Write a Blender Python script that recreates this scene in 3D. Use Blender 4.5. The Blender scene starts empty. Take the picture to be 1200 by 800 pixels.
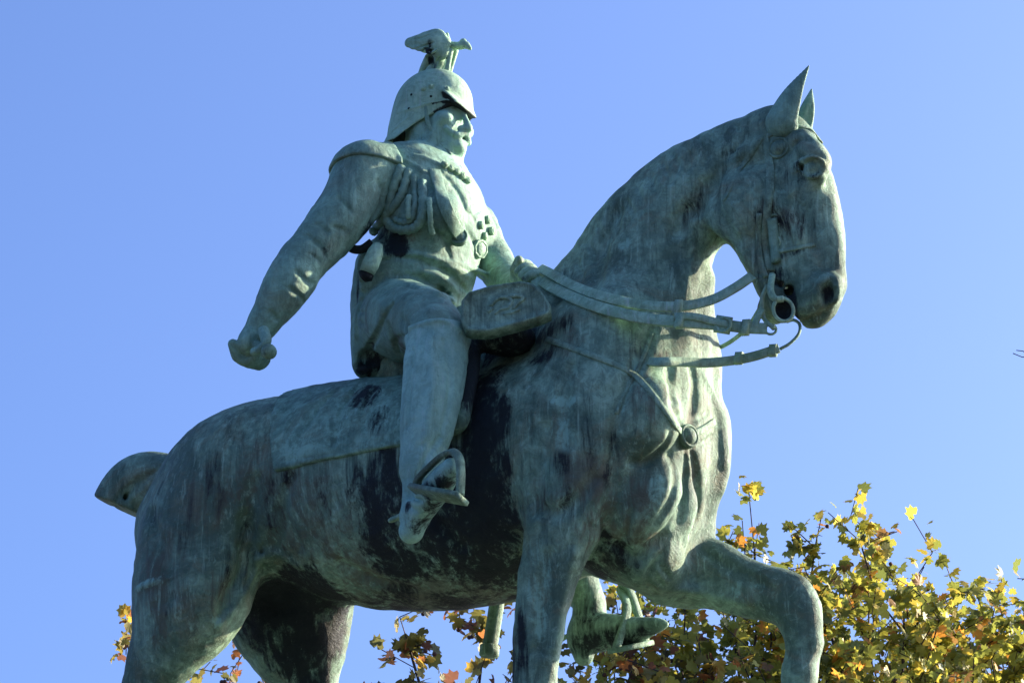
HV = 0.0066     # horse voxel, in life-size metres
RV = 0.0046     # rider voxel
SKY_STR, SUN_STR, EXPO = .110, 4.2, 1.76
SKY_AIR, SKY_DUST, SKY_OZ = .8, 5.0, 4.0
SKY_TINT = (.67, .77, 1.0, 1)
import bpy, math, random
import numpy as np
from math import radians, sin, cos, pi
from mathutils import Vector, Matrix, noise as mnoise

C = bpy.context.scene.collection
S = 1.6                                   # the bronze is 1.6 times life size
YAW, EL, DIST, FPX = radians(30), radians(25), 8.75, 3850.0
TGT = np.array([0.2, 0.0, 1.62])
h_ = np.array([-sin(YAW), cos(YAW), 0.0])
F_ = np.array([h_[0]*cos(EL), h_[1]*cos(EL), sin(EL)])
R_ = np.array([cos(YAW), sin(YAW), 0.0])
U_ = np.cross(R_, F_)
CAM = TGT - F_*DIST
PED_Z = 1.6 - CAM[2]*S                    # height of the pedestal top above the ground
OFF = np.array([0.0, 0.0, PED_Z])

def ray(px, py):
    d = F_*FPX + R_*(px-600) - U_*(py-400)
    return d/np.linalg.norm(d)
def P(px, py, y):
    d = ray(px, py); t = (y-CAM[1])/d[1]
    return CAM + d*t
def depth(p): return float(np.dot(np.asarray(p)-CAM, F_))
def N(px, py, y, r):
    p = P(px, py, y)
    return (p, r*depth(p)/FPX)
def W(p): return np.asarray(p)*S + OFF
def proj(p):
    v = np.asarray(p)-CAM; z = v @ F_
    return 600+(v @ R_)/z*FPX, 400-(v @ U_)/z*FPX

# ---------------------------------------------------------------- properties
def tag(o, label=None, cat=None, group=None, kind=None):
    if label: o['label'] = label
    if cat: o['category'] = cat
    if group: o['group'] = group
    if kind: o['kind'] = kind
    return o
def empty(name, loc):
    o = bpy.data.objects.new(name, None); C.objects.link(o); o.location = loc
    o.empty_display_size = .3
    return o
def link(name, me, mat, parent=None, smooth=True):
    me.materials.append(mat)
    if smooth and len(me.polygons):
        me.polygons.foreach_set('use_smooth', [True]*len(me.polygons))
    o = bpy.data.objects.new(name, me); C.objects.link(o)
    if parent is not None:
        o.parent = parent
        q = parent; off = Vector((0, 0, 0))
        while q is not None: off += q.location; q = q.parent
        o.location = -off
    return o
def mesh_np(name, v, f):
    me = bpy.data.meshes.new(name)
    n = f.shape[1]
    me.vertices.add(len(v)); me.vertices.foreach_set('co', v.astype(np.float32).ravel())
    me.loops.add(f.size); me.loops.foreach_set('vertex_index', f.astype(np.int32).ravel())
    me.polygons.add(len(f))
    me.polygons.foreach_set('loop_start', np.arange(0, f.size, n, dtype=np.int32))
    me.update(calc_edges=True); me.validate()
    return me
def paint(me, name, val):
    a = me.attributes.new(name, 'FLOAT', 'POINT'); a.data.foreach_set('value', val.astype(np.float32))

# ---------------------------------------------------------------- implicit sculpting
def smin(a, b, k):
    if k <= 0: return np.minimum(a, b)
    h = np.maximum(k-np.abs(a-b), 0)/k
    return np.minimum(a, b)-h*h*k*.25
def smax(a, b, k): return -smin(-a, -b, k)
def spline(nodes, n=5):
    """nodes (point, radius) -> finer list along a Catmull-Rom curve"""
    A = np.array([list(p)+[r] for p, r in nodes])
    if len(A) < 3: return A
    E = np.vstack([2*A[0]-A[1], A, 2*A[-1]-A[-2]])
    out = []
    for i in range(1, len(E)-2):
        for t in np.arange(n)/n:
            p0, p1, p2, p3 = E[i-1:i+3]
            out.append(.5*((2*p1)+(-p0+p2)*t+(2*p0-5*p1+4*p2-p3)*t*t+(-p0+3*p1-3*p2+p3)*t**3))
    out.append(A[-1])
    out = np.array(out); out[:, 3] = np.maximum(out[:, 3], 1e-4)
    return out

class Clay:
    def __init__(s, lo, hi, vox):
        s.lo = np.array(lo, float); s.v = vox
        s.n = np.ceil((np.array(hi)-s.lo)/vox).astype(int)+1
        s.F = np.full(s.n, 1.0, np.float32)
    def box(s, lo, hi, m):
        a = np.clip(np.floor((np.array(lo)-m-s.lo)/s.v).astype(int), 0, s.n)
        b = np.clip(np.ceil((np.array(hi)+m-s.lo)/s.v).astype(int)+1, 0, s.n)
        if np.any(b <= a): return None
        sl = tuple(slice(a[i], b[i]) for i in range(3))
        g = [(s.lo[i]+np.arange(a[i], b[i])*s.v).astype(np.float32) for i in range(3)]
        return sl, g[0][:, None, None], g[1][None, :, None], g[2][None, None, :]
    def put(s, sl, d, k, mode):
        if mode == 'add': s.F[sl] = smin(s.F[sl], d, k)
        elif mode == 'sub': s.F[sl] = smax(s.F[sl], -d, k)
        elif mode == 'cut': s.F[sl] = smax(s.F[sl], d, k)
    def limb(s, nodes, k=.03, sq=1.0, mode='add', n=5, side=(0, 1, 0)):
        """tapered tube through nodes; sq squeezes it along the side axis"""
        A = spline(nodes, n)
        side = np.array(side, float); side /= np.linalg.norm(side)
        m = k*1.3+3*s.v
        rr = A[:, 3].max()*max(1, sq)
        bx = s.box((A[:, :3]-rr).min(0), (A[:, :3]+rr).max(0), m)
        if bx is None: return
        sl, X, Y, Z = bx
        D = np.full((X.shape[0], Y.shape[1], Z.shape[2]), 1.0, np.float32)
        g0 = np.array([sl[i].start for i in range(3)])
        for i in range(len(A)-1):
            a, b, ra, rb = A[i, :3], A[i+1, :3], A[i, 3], A[i+1, 3]
            L = b-a; ll = float(L @ L)
            if ll < 1e-12: continue
            sub = s.box(np.minimum(a, b)-max(ra, rb)*max(1, sq), np.maximum(a, b)+max(ra, rb)*max(1, sq), m)
            if sub is None: continue
            ss, x, y, z = sub
            dx, dy, dz = x-np.float32(a[0]), y-np.float32(a[1]), z-np.float32(a[2])
            if sq != 1.0:
                q = 1/sq-1
                w = dx*np.float32(side[0])+dy*np.float32(side[1])+dz*np.float32(side[2])
                dx = dx+w*np.float32(q*side[0]); dy = dy+w*np.float32(q*side[1]); dz = dz+w*np.float32(q*side[2])
                L = L+side*float(L @ side)*q; ll = float(L @ L)
            t = np.clip((dx*np.float32(L[0])+dy*np.float32(L[1])+dz*np.float32(L[2]))/np.float32(ll), 0, 1)
            d = np.sqrt((dx-t*np.float32(L[0]))**2+(dy-t*np.float32(L[1]))**2+(dz-t*np.float32(L[2]))**2)-(np.float32(ra)+t*np.float32(rb-ra))
            if sq < 1: d = d*np.float32(sq)
            o = tuple(slice(ss[j].start-g0[j], ss[j].stop-g0[j]) for j in range(3))
            D[o] = np.minimum(D[o], d)
        s.put(sl, D, k, mode)
    def blob(s, c, r, k=.03, ax=None, mode='add'):
        """ellipsoid; ax = rows of local axes"""
        c = np.array(c, float); r = np.array(r, float)
        if ax is None: ax = np.eye(3)
        m = k*1.3+3*s.v
        bx = s.box(c-r.max(), c+r.max(), m)
        if bx is None: return
        sl, X, Y, Z = bx
        k0 = 0; k1 = 0
        for i in range(3):
            q = (X-c[0])*ax[i][0]+(Y-c[1])*ax[i][1]+(Z-c[2])*ax[i][2]
            k0 = k0+(q/r[i])**2; k1 = k1+(q/r[i]**2)**2
        k0 = np.sqrt(k0); k1 = np.sqrt(k1)+1e-9
        s.put(sl, (k0*(k0-1)/k1).astype(np.float32), k, mode)
    def ell(s, a, b, ra, rb, k=.03, mode='add', side=(0, 1, 0), over=1.0):
        """ellipsoid with its long axis a-b, ra along side, rb across"""
        a = np.array(a, float); b = np.array(b, float)
        e = b-a; L = np.linalg.norm(e)/2*over; e /= np.linalg.norm(e)
        sd = np.array(side, float); sd -= e*(sd @ e); sd /= np.linalg.norm(sd)
        s.blob((a+b)/2, (L, ra, rb), k, (e, sd, np.cross(e, sd)), mode)
    def rbox(s, c, half, rad, k=.01, ax=None, mode='add'):
        c = np.array(c, float); half = np.array(half, float)
        if ax is None: ax = np.eye(3)
        m = k*1.3+3*s.v; R = np.linalg.norm(half)
        bx = s.box(c-R, c+R, m)
        if bx is None: return
        sl, X, Y, Z = bx
        qs = [np.abs((X-c[0])*ax[i][0]+(Y-c[1])*ax[i][1]+(Z-c[2])*ax[i][2])-(half[i]-rad) for i in range(3)]
        d = np.sqrt(sum(np.maximum(q, 0)**2 for q in qs))+np.minimum(np.maximum(np.maximum(qs[0], qs[1]), qs[2]), 0)-rad
        s.put(sl, d.astype(np.float32), k, mode)
    def plane(s, p, nrm, lo, hi, k=.005):
        """keep only the side the normal points away from, inside the box"""
        bx = s.box(lo, hi, 0); sl, X, Y, Z = bx
        nrm = np.array(nrm, float); nrm /= np.linalg.norm(nrm)
        d = (X-p[0])*nrm[0]+(Y-p[1])*nrm[1]+(Z-p[2])*nrm[2]
        s.put(sl, d.astype(np.float32), k, 'cut')
    def val(s, p):
        q = (np.asarray(p)-s.lo)/s.v
        q = np.clip(q, 0, s.n-1.001); i = q.astype(int); f = q-i
        r = 0
        for dx in (0, 1):
            for dy in (0, 1):
                for dz in (0, 1):
                    w = (f[..., 0] if dx else 1-f[..., 0])*(f[..., 1] if dy else 1-f[..., 1])*(f[..., 2] if dz else 1-f[..., 2])
                    r = r+w*s.F[i[..., 0]+dx, i[..., 1]+dy, i[..., 2]+dz]
        return r
    def grad(s, p):
        e = s.v; p = np.asarray(p)
        g = np.array([float(s.val(p+np.eye(3)[i]*e)-s.val(p-np.eye(3)[i]*e)) for i in range(3)])
        return g/(np.linalg.norm(g)+1e-9)
    def hit(s, px, py, near=None):
        d = ray(px, py)
        t = np.arange(DIST-2.2, DIST+2.2, s.v*.5)
        pts = CAM+d*t[:, None]
        inside = np.all((pts > s.lo) & (pts < s.lo+(s.n-1)*s.v), axis=1)
        v = np.where(inside, s.val(pts), 1.0)
        w = np.where(v < 0)[0]
        if len(w) == 0:
            if near is None: return None
            j = np.argmin(v); return pts[j]
        j = w[0]; a, b = v[j-1], v[j]
        return pts[j-1]+(pts[j]-pts[j-1])*(a/(a-b+1e-9))
    def hits(s, pts, off=0.0):
        out = []
        for px, py in pts:
            q = s.hit(px, py, 1)
            if q is not None: out.append(q+(s.grad(q)*off if off else 0))
        return out
    def stroke(s, pts, r, k=.01, mode='sub', off=0.0, taper=True, n=4):
        """carve ('sub') or raise ('add') a line on the surface as it shows at these picture points"""
        q = s.hits(pts, off)
        m = len(q)
        nodes = [(q[i], r*((.35+.65*sin(pi*(i+.5)/m)) if taper else 1)) for i in range(m)]
        s.limb(nodes, k, 1.0, mode, n)
    def wobble(s, amp, scale, seed=0):
        """slight unevenness of the cast surface"""
        rng = np.random.RandomState(seed)
        gs = [max(4, int(n*s.v/scale)+3) for n in s.n]
        G = rng.randn(*gs).astype(np.float32)
        def up(A, axis, n):
            x = np.linspace(0, A.shape[axis]-1.001, n); i = x.astype(int); f = (x-i).astype(np.float32)
            f = f*f*(3-2*f); sh = [1, 1, 1]; sh[axis] = n; f = f.reshape(sh)
            return np.take(A, i, axis)*(1-f)+np.take(A, i+1, axis)*f
        for ax in range(3): G = up(G, ax, s.n[ax])
        s.F += G*amp
    def mesh(s, name):
        F = s.F; neg = F < 0
        nx, ny, nz = F.shape
        c = neg[:-1, :-1, :-1].astype(np.int8)
        tot = np.zeros(c.shape, np.int8)
        for dx in (0, 1):
            for dy in (0, 1):
                for dz in (0, 1):
                    tot += neg[dx:nx-1+dx, dy:ny-1+dy, dz:nz-1+dz]
        cells = np.argwhere((tot > 0) & (tot < 8))
        idx = np.full(c.shape, -1, np.int32)
        idx[cells[:, 0], cells[:, 1], cells[:, 2]] = np.arange(len(cells))
        corner = [(0,0,0),(1,0,0),(0,1,0),(1,1,0),(0,0,1),(1,0,1),(0,1,1),(1,1,1)]
        V = [F[cells[:, 0]+a, cells[:, 1]+b, cells[:, 2]+d] for a, b, d in corner]
        acc = np.zeros((len(cells), 3)); cnt = np.zeros(len(cells))
        for i, j in [(0,1),(2,3),(4,5),(6,7),(0,2),(1,3),(4,6),(5,7),(0,4),(1,5),(2,6),(3,7)]:
            a, b = V[i], V[j]; m = (a < 0) != (b < 0)
            t = np.where(m, a/(a-b+1e-12), 0)
            ca, cb = np.array(corner[i]), np.array(corner[j])
            acc += (ca+(cb-ca)*t[:, None])*m[:, None]; cnt += m
        verts = s.lo+(cells+acc/cnt[:, None])*s.v
        quads = []
        for ax in range(3):
            sl0 = [slice(None)]*3; sl1 = [slice(None)]*3
            sl0[ax] = slice(0, -1); sl1[ax] = slice(1, None)
            a = neg[tuple(sl0)]; b = neg[tuple(sl1)]
            e = np.argwhere(a != b)
            u, w = [(1, 2), (2, 0), (0, 1)][ax]
            ok = (e[:, u] > 0) & (e[:, w] > 0) & (e[:, u] < F.shape[u]-1) & (e[:, w] < F.shape[w]-1)
            e = e[ok]
            flip = a[e[:, 0], e[:, 1], e[:, 2]]
            def I(du, dw):
                q = e.copy(); q[:, u] += du; q[:, w] += dw
                return idx[q[:, 0], q[:, 1], q[:, 2]]
            Q = np.stack([I(-1, -1), I(0, -1), I(0, 0), I(-1, 0)], 1)
            Q[~flip] = Q[~flip][:, ::-1]
            quads.append(Q)
        Q = np.vstack(quads); Q = Q[(Q >= 0).all(1)]
        me = mesh_np(name, W(verts), Q)
        return me, verts

# ---------------------------------------------------------------- ribbons, rings, tubes
def frames(pts):
    T = np.gradient(pts, axis=0); return T/(np.linalg.norm(T, axis=1)[:, None]+1e-9)
def smooth_pts(pts, n):
    return spline([(p, 1.0) for p in pts], n)[:, :3]
def ribbon_data(pts, nrm, w, t):
    """rounded flat strap; nrm per point or one vector; w = width(s), t thickness"""
    pts = np.asarray(pts, float); m = len(pts)
    T = frames(pts); nrm = np.broadcast_to(np.asarray(nrm, float), (m, 3))
    w = np.broadcast_to(np.asarray(w, float), (m,))
    sec = [(-.5, -.3), (-.44, -.5), (.44, -.5), (.5, -.3), (.5, .3), (.44, .5), (-.44, .5), (-.5, .3)]
    V = []; F = []
    for i in range(m):
        B = np.cross(T[i], nrm[i]); B /= np.linalg.norm(B)+1e-9
        Nn = np.cross(B, T[i])
        for a, b in sec: V.append(pts[i]+B*a*w[i]+Nn*b*t)
    k = len(sec)
    for i in range(m-1):
        for j in range(k):
            F.append((i*k+j, i*k+(j+1) % k, (i+1)*k+(j+1) % k, (i+1)*k+j))
    for base in (0, (m-1)*k):
        q = [base+j for j in range(k)]
        F += [(q[0], q[1], q[2], q[3]), (q[0], q[3], q[4], q[7]), (q[4], q[5], q[6], q[7])]
    return V, F
def tube_data(pts, r, k=8):
    pts = np.asarray(pts, float); m = len(pts); T = frames(pts)
    r = np.broadcast_to(np.asarray(r, float), (m,)); V = []; F = []
    up = np.array([.13, .31, .94]); B = np.cross(T[0], up); B /= np.linalg.norm(B)
    for i in range(m):
        B = B-T[i]*(B @ T[i]); B /= np.linalg.norm(B)+1e-9; Nn = np.cross(T[i], B)
        for j in range(k):
            a = 2*pi*j/k; V.append(pts[i]+(B*cos(a)+Nn*sin(a))*r[i])
    for i in range(m-1):
        for j in range(k): F.append((i*k+j, i*k+(j+1) % k, (i+1)*k+(j+1) % k, (i+1)*k+j))
    for base in (0, (m-1)*k):
        c = len(V); V.append(pts[0 if base == 0 else -1])
        for j in range(0, k): F.append((base+j, base+(j+1) % k, c, c))
    return V, F
def join(datas):
    V = []; F = []
    for v, f in datas:
        o = len(V); V += [tuple(q) for q in v]; F += [tuple(i+o for i in q) for q in f]
    return V, F
def raw(name, data, mat, parent, smooth=True, world=False):
    V, F = data
    V = np.array(V, float)
    if not world: V = W(V)
    me = bpy.data.meshes.new(name)
    F = [tuple(dict.fromkeys(f)) for f in F]
    me.from_pydata([tuple(v) for v in V], [], F); me.validate()
    import bmesh
    b = bmesh.new(); b.from_mesh(me); bmesh.ops.recalc_face_normals(b, faces=b.faces); b.to_mesh(me); b.free()
    return link(name, me, mat, parent, smooth)
def ring_data(c, nrm, R, r, ry=None, n=24, k=8, up=(0, 0, 1)):
    """torus (oval when ry is given)"""
    nrm = np.array(nrm, float); nrm /= np.linalg.norm(nrm); up = np.array(up, float)
    a = np.cross(up, nrm); a /= np.linalg.norm(a); b = np.cross(nrm, a); ry = ry or R
    V = []; F = []
    for i in range(n):
        t = 2*pi*i/n; d = a*cos(t)*R+b*sin(t)*ry; o = d/np.linalg.norm(d)
        for j in range(k):
            q = 2*pi*j/k; V.append(np.array(c)+d+(o*cos(q)+nrm*sin(q))*r)
    for i in range(n):
        for j in range(k):
            F.append((i*k+j, i*k+(j+1) % k, ((i+1) % n)*k+(j+1) % k, ((i+1) % n)*k+j))
    return V, F
def disc_data(c, nrm, R, t, dome=.0, ry=None, up=(0, 0, 1), n=24):
    """round boss: flat rim then a dome"""
    nrm = np.array(nrm, float); nrm /= np.linalg.norm(nrm); up = np.array(up, float)
    a = np.cross(up, nrm); a /= np.linalg.norm(a); b = np.cross(nrm, a); ry = ry or R
    prof = [(1.0, -t), (1.0, t*.6), (.93, t), (.8, t), (.74, t*.6), (.66, t*.7+dome*.3), (.4, t*.7+dome*.8), (0.02, t*.7+dome)]
    V = []; F = []
    for s_, z in prof:
        for i in range(n):
            q = 2*pi*i/n; V.append(np.array(c)+a*cos(q)*R*s_+b*sin(q)*ry*s_+nrm*z)
    for j in range(len(prof)-1):
        for i in range(n): F.append((j*n+i, j*n+(i+1) % n, (j+1)*n+(i+1) % n, (j+1)*n+i))
    F.append(tuple((len(prof)-1)*n+i for i in range(n)))
    return V, F
# ---------------------------------------------------------------- materials
def nt(name):
    m = bpy.data.materials.new(name); m.use_nodes = True
    t = m.node_tree; t.nodes.clear()
    out = t.nodes.new('ShaderNodeOutputMaterial'); b = t.nodes.new('ShaderNodeBsdfPrincipled')
    t.links.new(b.outputs[0], out.inputs[0])
    return m, t, b
def node(t, kind, **kw):
    n = t.nodes.new(kind)
    for k, v in kw.items():
        if k in n.inputs.keys() if hasattr(n.inputs, 'keys') else False: n.inputs[k].default_value = v
        else: setattr(n, k, v)
    return n
def ramp(t, src, stops):
    r = t.nodes.new('ShaderNodeValToRGB'); e = r.color_ramp.elements
    while len(e) > 1: e.remove(e[-1])
    e[0].position = stops[0][0]; e[0].color = stops[0][1]
    for p, c in stops[1:]:
        q = e.new(p); q.color = c
    t.links.new(src, r.inputs[0]); return r
def g(v): return (v, v, v, 1)
def mix(t, fac, a, b, blend='MIX'):
    m = t.nodes.new('ShaderNodeMix'); m.data_type = 'RGBA'; m.blend_type = blend
    for s_, v in ((m.inputs[0], fac), (m.inputs[6], a), (m.inputs[7], b)):
        if hasattr(v, 'is_linked'): t.links.new(v, s_)
        else: s_.default_value = v if not isinstance(v, tuple) or len(v) == 4 else (*v, 1)
    return m.outputs[2]
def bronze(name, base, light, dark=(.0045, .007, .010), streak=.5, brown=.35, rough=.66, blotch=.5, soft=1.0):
    """weathered bronze: green patina, pale runs, black rain stains and painted-in shade, brown patches"""
    m, t, b = nt(name)
    geo = t.nodes.new('ShaderNodeTexCoord'); pos = geo.outputs['Object']
    def noise(scale, detail=6, rough=.6, vec=None, dist=0.0):
        n = t.nodes.new('ShaderNodeTexNoise'); n.inputs['Scale'].default_value = scale
        n.inputs['Detail'].default_value = detail; n.inputs['Roughness'].default_value = rough
        n.inputs['Distortion'].default_value = dist
        t.links.new(vec or pos, n.inputs['Vector']); return n.outputs[0]
    def mad(a, k, c):
        q = t.nodes.new('ShaderNodeMath'); q.operation = 'MULTIPLY_ADD'; q.inputs[1].default_value = k
        t.links.new(a, q.inputs[0])
        if hasattr(c, 'is_linked'): t.links.new(c, q.inputs[2])
        else: q.inputs[2].default_value = c
        return q.outputs[0]
    def stretch(z):
        mp = t.nodes.new('ShaderNodeMapping'); mp.inputs['Scale'].default_value = (1, 1, z); t.links.new(pos, mp.inputs[0]); return mp.outputs[0]
    v1, v2 = stretch(.13), stretch(.06)
    run = noise(11, 9, .72, v1, .8)
    run2 = noise(38, 7, .75, v2, .3)
    big = noise(1.7, 6, .62, None, 1.0)
    mid = noise(6.5, 10, .72, None, 1.4)
    small = noise(24, 8, .72, None, .8)
    fine = noise(70, 5, .7)
    speck = noise(15, 10, .8, None, .7)
    sc_ = lambda c, k: tuple(min(q*k, .62) for q in c)
    col = mix(t, ramp(t, mid, [(.40, g(0)), (.60, g(1))]).outputs[0], (*base, 1), (*light, 1))
    col = mix(t, ramp(t, big, [(.44, g(0)), (.58, g(blotch))]).outputs[0], col, (*sc_(base, .42), 1))
    br = (base[0]*1.25+.01, base[1]*.66, base[2]*.52)
    col = mix(t, ramp(t, noise(2.7, 9, .74, None, 1.8), [(.50, g(0)), (.64, g(brown))]).outputs[0], col, (*br, 1))
    # mottling of the crust at hand scale
    col = mix(t, ramp(t, small, [(.44, g(.62*soft)), (.52, g(0))]).outputs[0], col, (*sc_(base, .38), 1))
    col = mix(t, ramp(t, small, [(.56, g(0)), (.66, g(.5*soft))]).outputs[0], col, (*sc_(light, 1.25), 1))
    # vertical rain runs, dark and pale
    col = mix(t, ramp(t, run, [(.52, g(0)), (.63, g(streak))]).outputs[0], col, (*sc_(base, .24), 1))
    col = mix(t, ramp(t, run2, [(.53, g(0)), (.66, g(streak*.8))]).outputs[0], col, (*sc_(base, .30), 1))
    col = mix(t, ramp(t, run2, [(.34, g(streak*.7)), (.44, g(0))]).outputs[0], col, (*sc_(light, 1.45), 1))
    col = mix(t, ramp(t, speck, [(.61, g(0)), (.66, g(.7*soft))]).outputs[0], col, (*sc_(light, 1.6), 1))
    col = mix(t, ramp(t, speck, [(.33, g(.8*soft)), (.39, g(0))]).outputs[0], col, (*sc_(base, .22), 1))
    col = mix(t, ramp(t, fine, [(.63, g(0)), (.72, g(.5))]).outputs[0], col, (*sc_(base, .28), 1))
    # masks: bare brown bronze, chalky corrosion, black crust and painted shade; edges broken up by the runs
    for attr, c in (('brown', (.105, .095, .066)), ('pale', (.30, .52, .40)), ('stain_shade', dark)):
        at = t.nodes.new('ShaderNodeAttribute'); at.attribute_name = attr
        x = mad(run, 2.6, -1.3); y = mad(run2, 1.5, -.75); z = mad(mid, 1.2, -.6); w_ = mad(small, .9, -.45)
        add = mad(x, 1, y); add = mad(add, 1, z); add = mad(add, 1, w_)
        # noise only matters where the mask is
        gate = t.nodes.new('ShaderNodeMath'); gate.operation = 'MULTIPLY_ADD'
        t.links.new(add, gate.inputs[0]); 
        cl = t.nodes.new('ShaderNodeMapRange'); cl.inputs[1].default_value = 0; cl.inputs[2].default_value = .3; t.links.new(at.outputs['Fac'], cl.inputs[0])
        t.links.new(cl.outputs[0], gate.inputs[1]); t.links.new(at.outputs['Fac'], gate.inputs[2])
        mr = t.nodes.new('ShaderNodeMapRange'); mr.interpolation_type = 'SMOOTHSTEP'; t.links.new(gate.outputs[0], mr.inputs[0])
        lo, hi = {'stain_shade': (.12, .80), 'brown': (.15, .8), 'pale': (.25, .7)}[attr]
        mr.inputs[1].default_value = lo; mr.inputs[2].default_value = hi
        mr.inputs[4].default_value = {'stain_shade': .97, 'brown': .7, 'pale': .7}[attr]
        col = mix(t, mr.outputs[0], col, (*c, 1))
    t.links.new(col, b.inputs['Base Color'])
    b.inputs['Metallic'].default_value = .05
    rr = ramp(t, mid, [(.3, g(rough-.16)), (.7, g(rough+.14))]); t.links.new(rr.outputs[0], b.inputs['Roughness'])
    b.inputs['Specular IOR Level'].default_value = .28
    bp = t.nodes.new('ShaderNodeBump'); bp.inputs['Strength'].default_value = .3; bp.inputs['Distance'].default_value = .010
    t.links.new(fine, bp.inputs['Height'])
    bp2 = t.nodes.new('ShaderNodeBump'); bp2.inputs['Strength'].default_value = .45; bp2.inputs['Distance'].default_value = .03
    t.links.new(small, bp2.inputs['Height']); t.links.new(bp.outputs[0], bp2.inputs['Normal'])
    t.links.new(bp2.outputs[0], b.inputs['Normal'])
    return m
M = {}
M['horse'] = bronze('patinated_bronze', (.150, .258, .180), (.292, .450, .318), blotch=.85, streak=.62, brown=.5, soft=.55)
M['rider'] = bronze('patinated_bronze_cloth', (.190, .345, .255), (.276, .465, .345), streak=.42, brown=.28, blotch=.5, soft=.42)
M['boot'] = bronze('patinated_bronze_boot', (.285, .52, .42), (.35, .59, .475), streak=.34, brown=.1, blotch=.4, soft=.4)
M['pale'] = bronze('pale_green_bronze', (.32, .53, .36), (.41, .62, .43), streak=.28, brown=.12, blotch=.3, soft=.45)
M['strap'] = bronze('strap_bronze', (.25, .42, .27), (.40, .60, .42), streak=.45, brown=.35, blotch=.45, soft=.45)
M['cloth'] = bronze('saddle_cloth_bronze', (.140, .275, .205), (.262, .455, .345), streak=.6, brown=.35, blotch=.75, soft=.6)
M['dark'] = bronze('black_bronze', (.010, .016, .016), (.022, .034, .030), streak=.3, brown=.2)
def leafmat():
    m, t, b = nt('plane_leaf')
    at = t.nodes.new('ShaderNodeAttribute'); at.attribute_name = 'leafcol'
    t.links.new(at.outputs['Color'], b.inputs['Base Color']); b.inputs['Roughness'].default_value = .5
    tr = t.nodes.new('ShaderNodeBsdfTranslucent'); t.links.new(at.outputs['Color'], tr.inputs[0])
    mx = t.nodes.new('ShaderNodeMixShader'); mx.inputs[0].default_value = .5
    t.links.new(b.outputs[0], mx.inputs[1]); t.links.new(tr.outputs[0], mx.inputs[2])
    t.links.new(mx.outputs[0], t.nodes['Material Output'].inputs[0]); return m
M['leaf'] = leafmat()
def simple(name, c1, c2, scale, rough=.85, bump=.3, stretch=(1, 1, 1)):
    m, t, b = nt(name)
    geo = t.nodes.new('ShaderNodeTexCoord'); mp = t.nodes.new('ShaderNodeMapping'); mp.inputs['Scale'].default_value = stretch
    t.links.new(geo.outputs['Object'], mp.inputs[0])
    n = t.nodes.new('ShaderNodeTexNoise'); n.inputs['Scale'].default_value = scale; n.inputs['Detail'].default_value = 8; n.inputs['Roughness'].default_value = .65
    t.links.new(mp.outputs[0], n.inputs['Vector'])
    r = ramp(t, n.outputs[0], [(.35, (*c1, 1)), (.65, (*c2, 1))]); t.links.new(r.outputs[0], b.inputs['Base Color'])
    b.inputs['Roughness'].default_value = rough
    bp = t.nodes.new('ShaderNodeBump'); bp.inputs['Strength'].default_value = bump; bp.inputs['Distance'].default_value = .02
    t.links.new(n.outputs[0], bp.inputs['Height']); t.links.new(bp.outputs[0], b.inputs['Normal'])
    return m
M['bark'] = simple('plane_bark', (.06, .045, .035), (.16, .12, .09), 6, stretch=(1, 1, .4))
M['twig'] = simple('twig_bark', (.035, .022, .018), (.07, .045, .035), 9)
M['fruit'] = simple('seed_ball', (.05, .022, .018), (.10, .045, .03), 40)
M['granite'] = simple('granite', (.22, .21, .20), (.33, .31, .29), 30, .7, .15)
M['paving'] = simple('paving', (.05, .048, .045), (.085, .08, .075), 2.2, .9, .2)
# ================================================================ THE HORSE
import time; T0 = time.time()
H = Clay((-1.35, -.46, -.02), (1.45, .52, 2.95), HV)
def A3(p, r): return (np.array(p, float), r)
def shank(node, fwd=0.0):
    """cannon bone, fetlock, pastern and hoof below a hock or knee, down to the plinth"""
    p, r = node; x, y, z = p
    H.limb([A3((x, y, z), r), A3((x+.01+fwd*.3, y, z*.72), .036), A3((x+fwd*.6, y, z*.45), .034), A3((x+fwd, y, .17), .045),
            A3((x+fwd+.03, y, .12), .04), A3((x+fwd+.07, y, .07), .05)], .03)
    H.limb([A3((x+fwd+.07, y, .085), .055), A3((x+fwd+.095, y, .03), .072)], .01)
    H.plane((0, 0, .001), (0, 0, -1), (x-.3, y-.15, -.02), (x+.4, y+.15, .2))
# barrel and croup
H.limb([N(240,622,0,84), N(285,582,0,100), N(345,568,0,106), N(420,577,0,129), N(500,579,0,138), N(580,570,0,137), N(655,545,0,134), N(705,530,0,118)], .05, .93)
# hind legs
H.limb([N(285,575,-.12,92), N(240,640,-.15,84), N(224,700,-.18,74), N(203,745,-.2,53), N(174,800,-.2,34), N(150,850,-.2,24), N(138,885,-.2,25)], .08, .8)
shank(N(138,885,-.2,25), .02)
H.limb([N(320,610,.12,80), N(335,680,.15,86), N(346,735,.18,70), N(362,790,.2,38), N(366,840,.2,28), N(352,890,.2,23)], .07, .75)
shank(N(352,890,.2,23), .02)
# withers and neck
H.limb([N(640,440,0,100), N(700,450,0,104), N(744,375,0,92), N(766,300,0,76), N(808,238,0,66), N(862,200,0,54), N(905,178,0,44)], .05, .64)
H.limb([N(640,400,0,60), N(690,330,0,46), N(735,262,0,40), N(790,212,0,36), N(850,180,0,30), N(905,155,0,24)], .04, .6)
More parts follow.
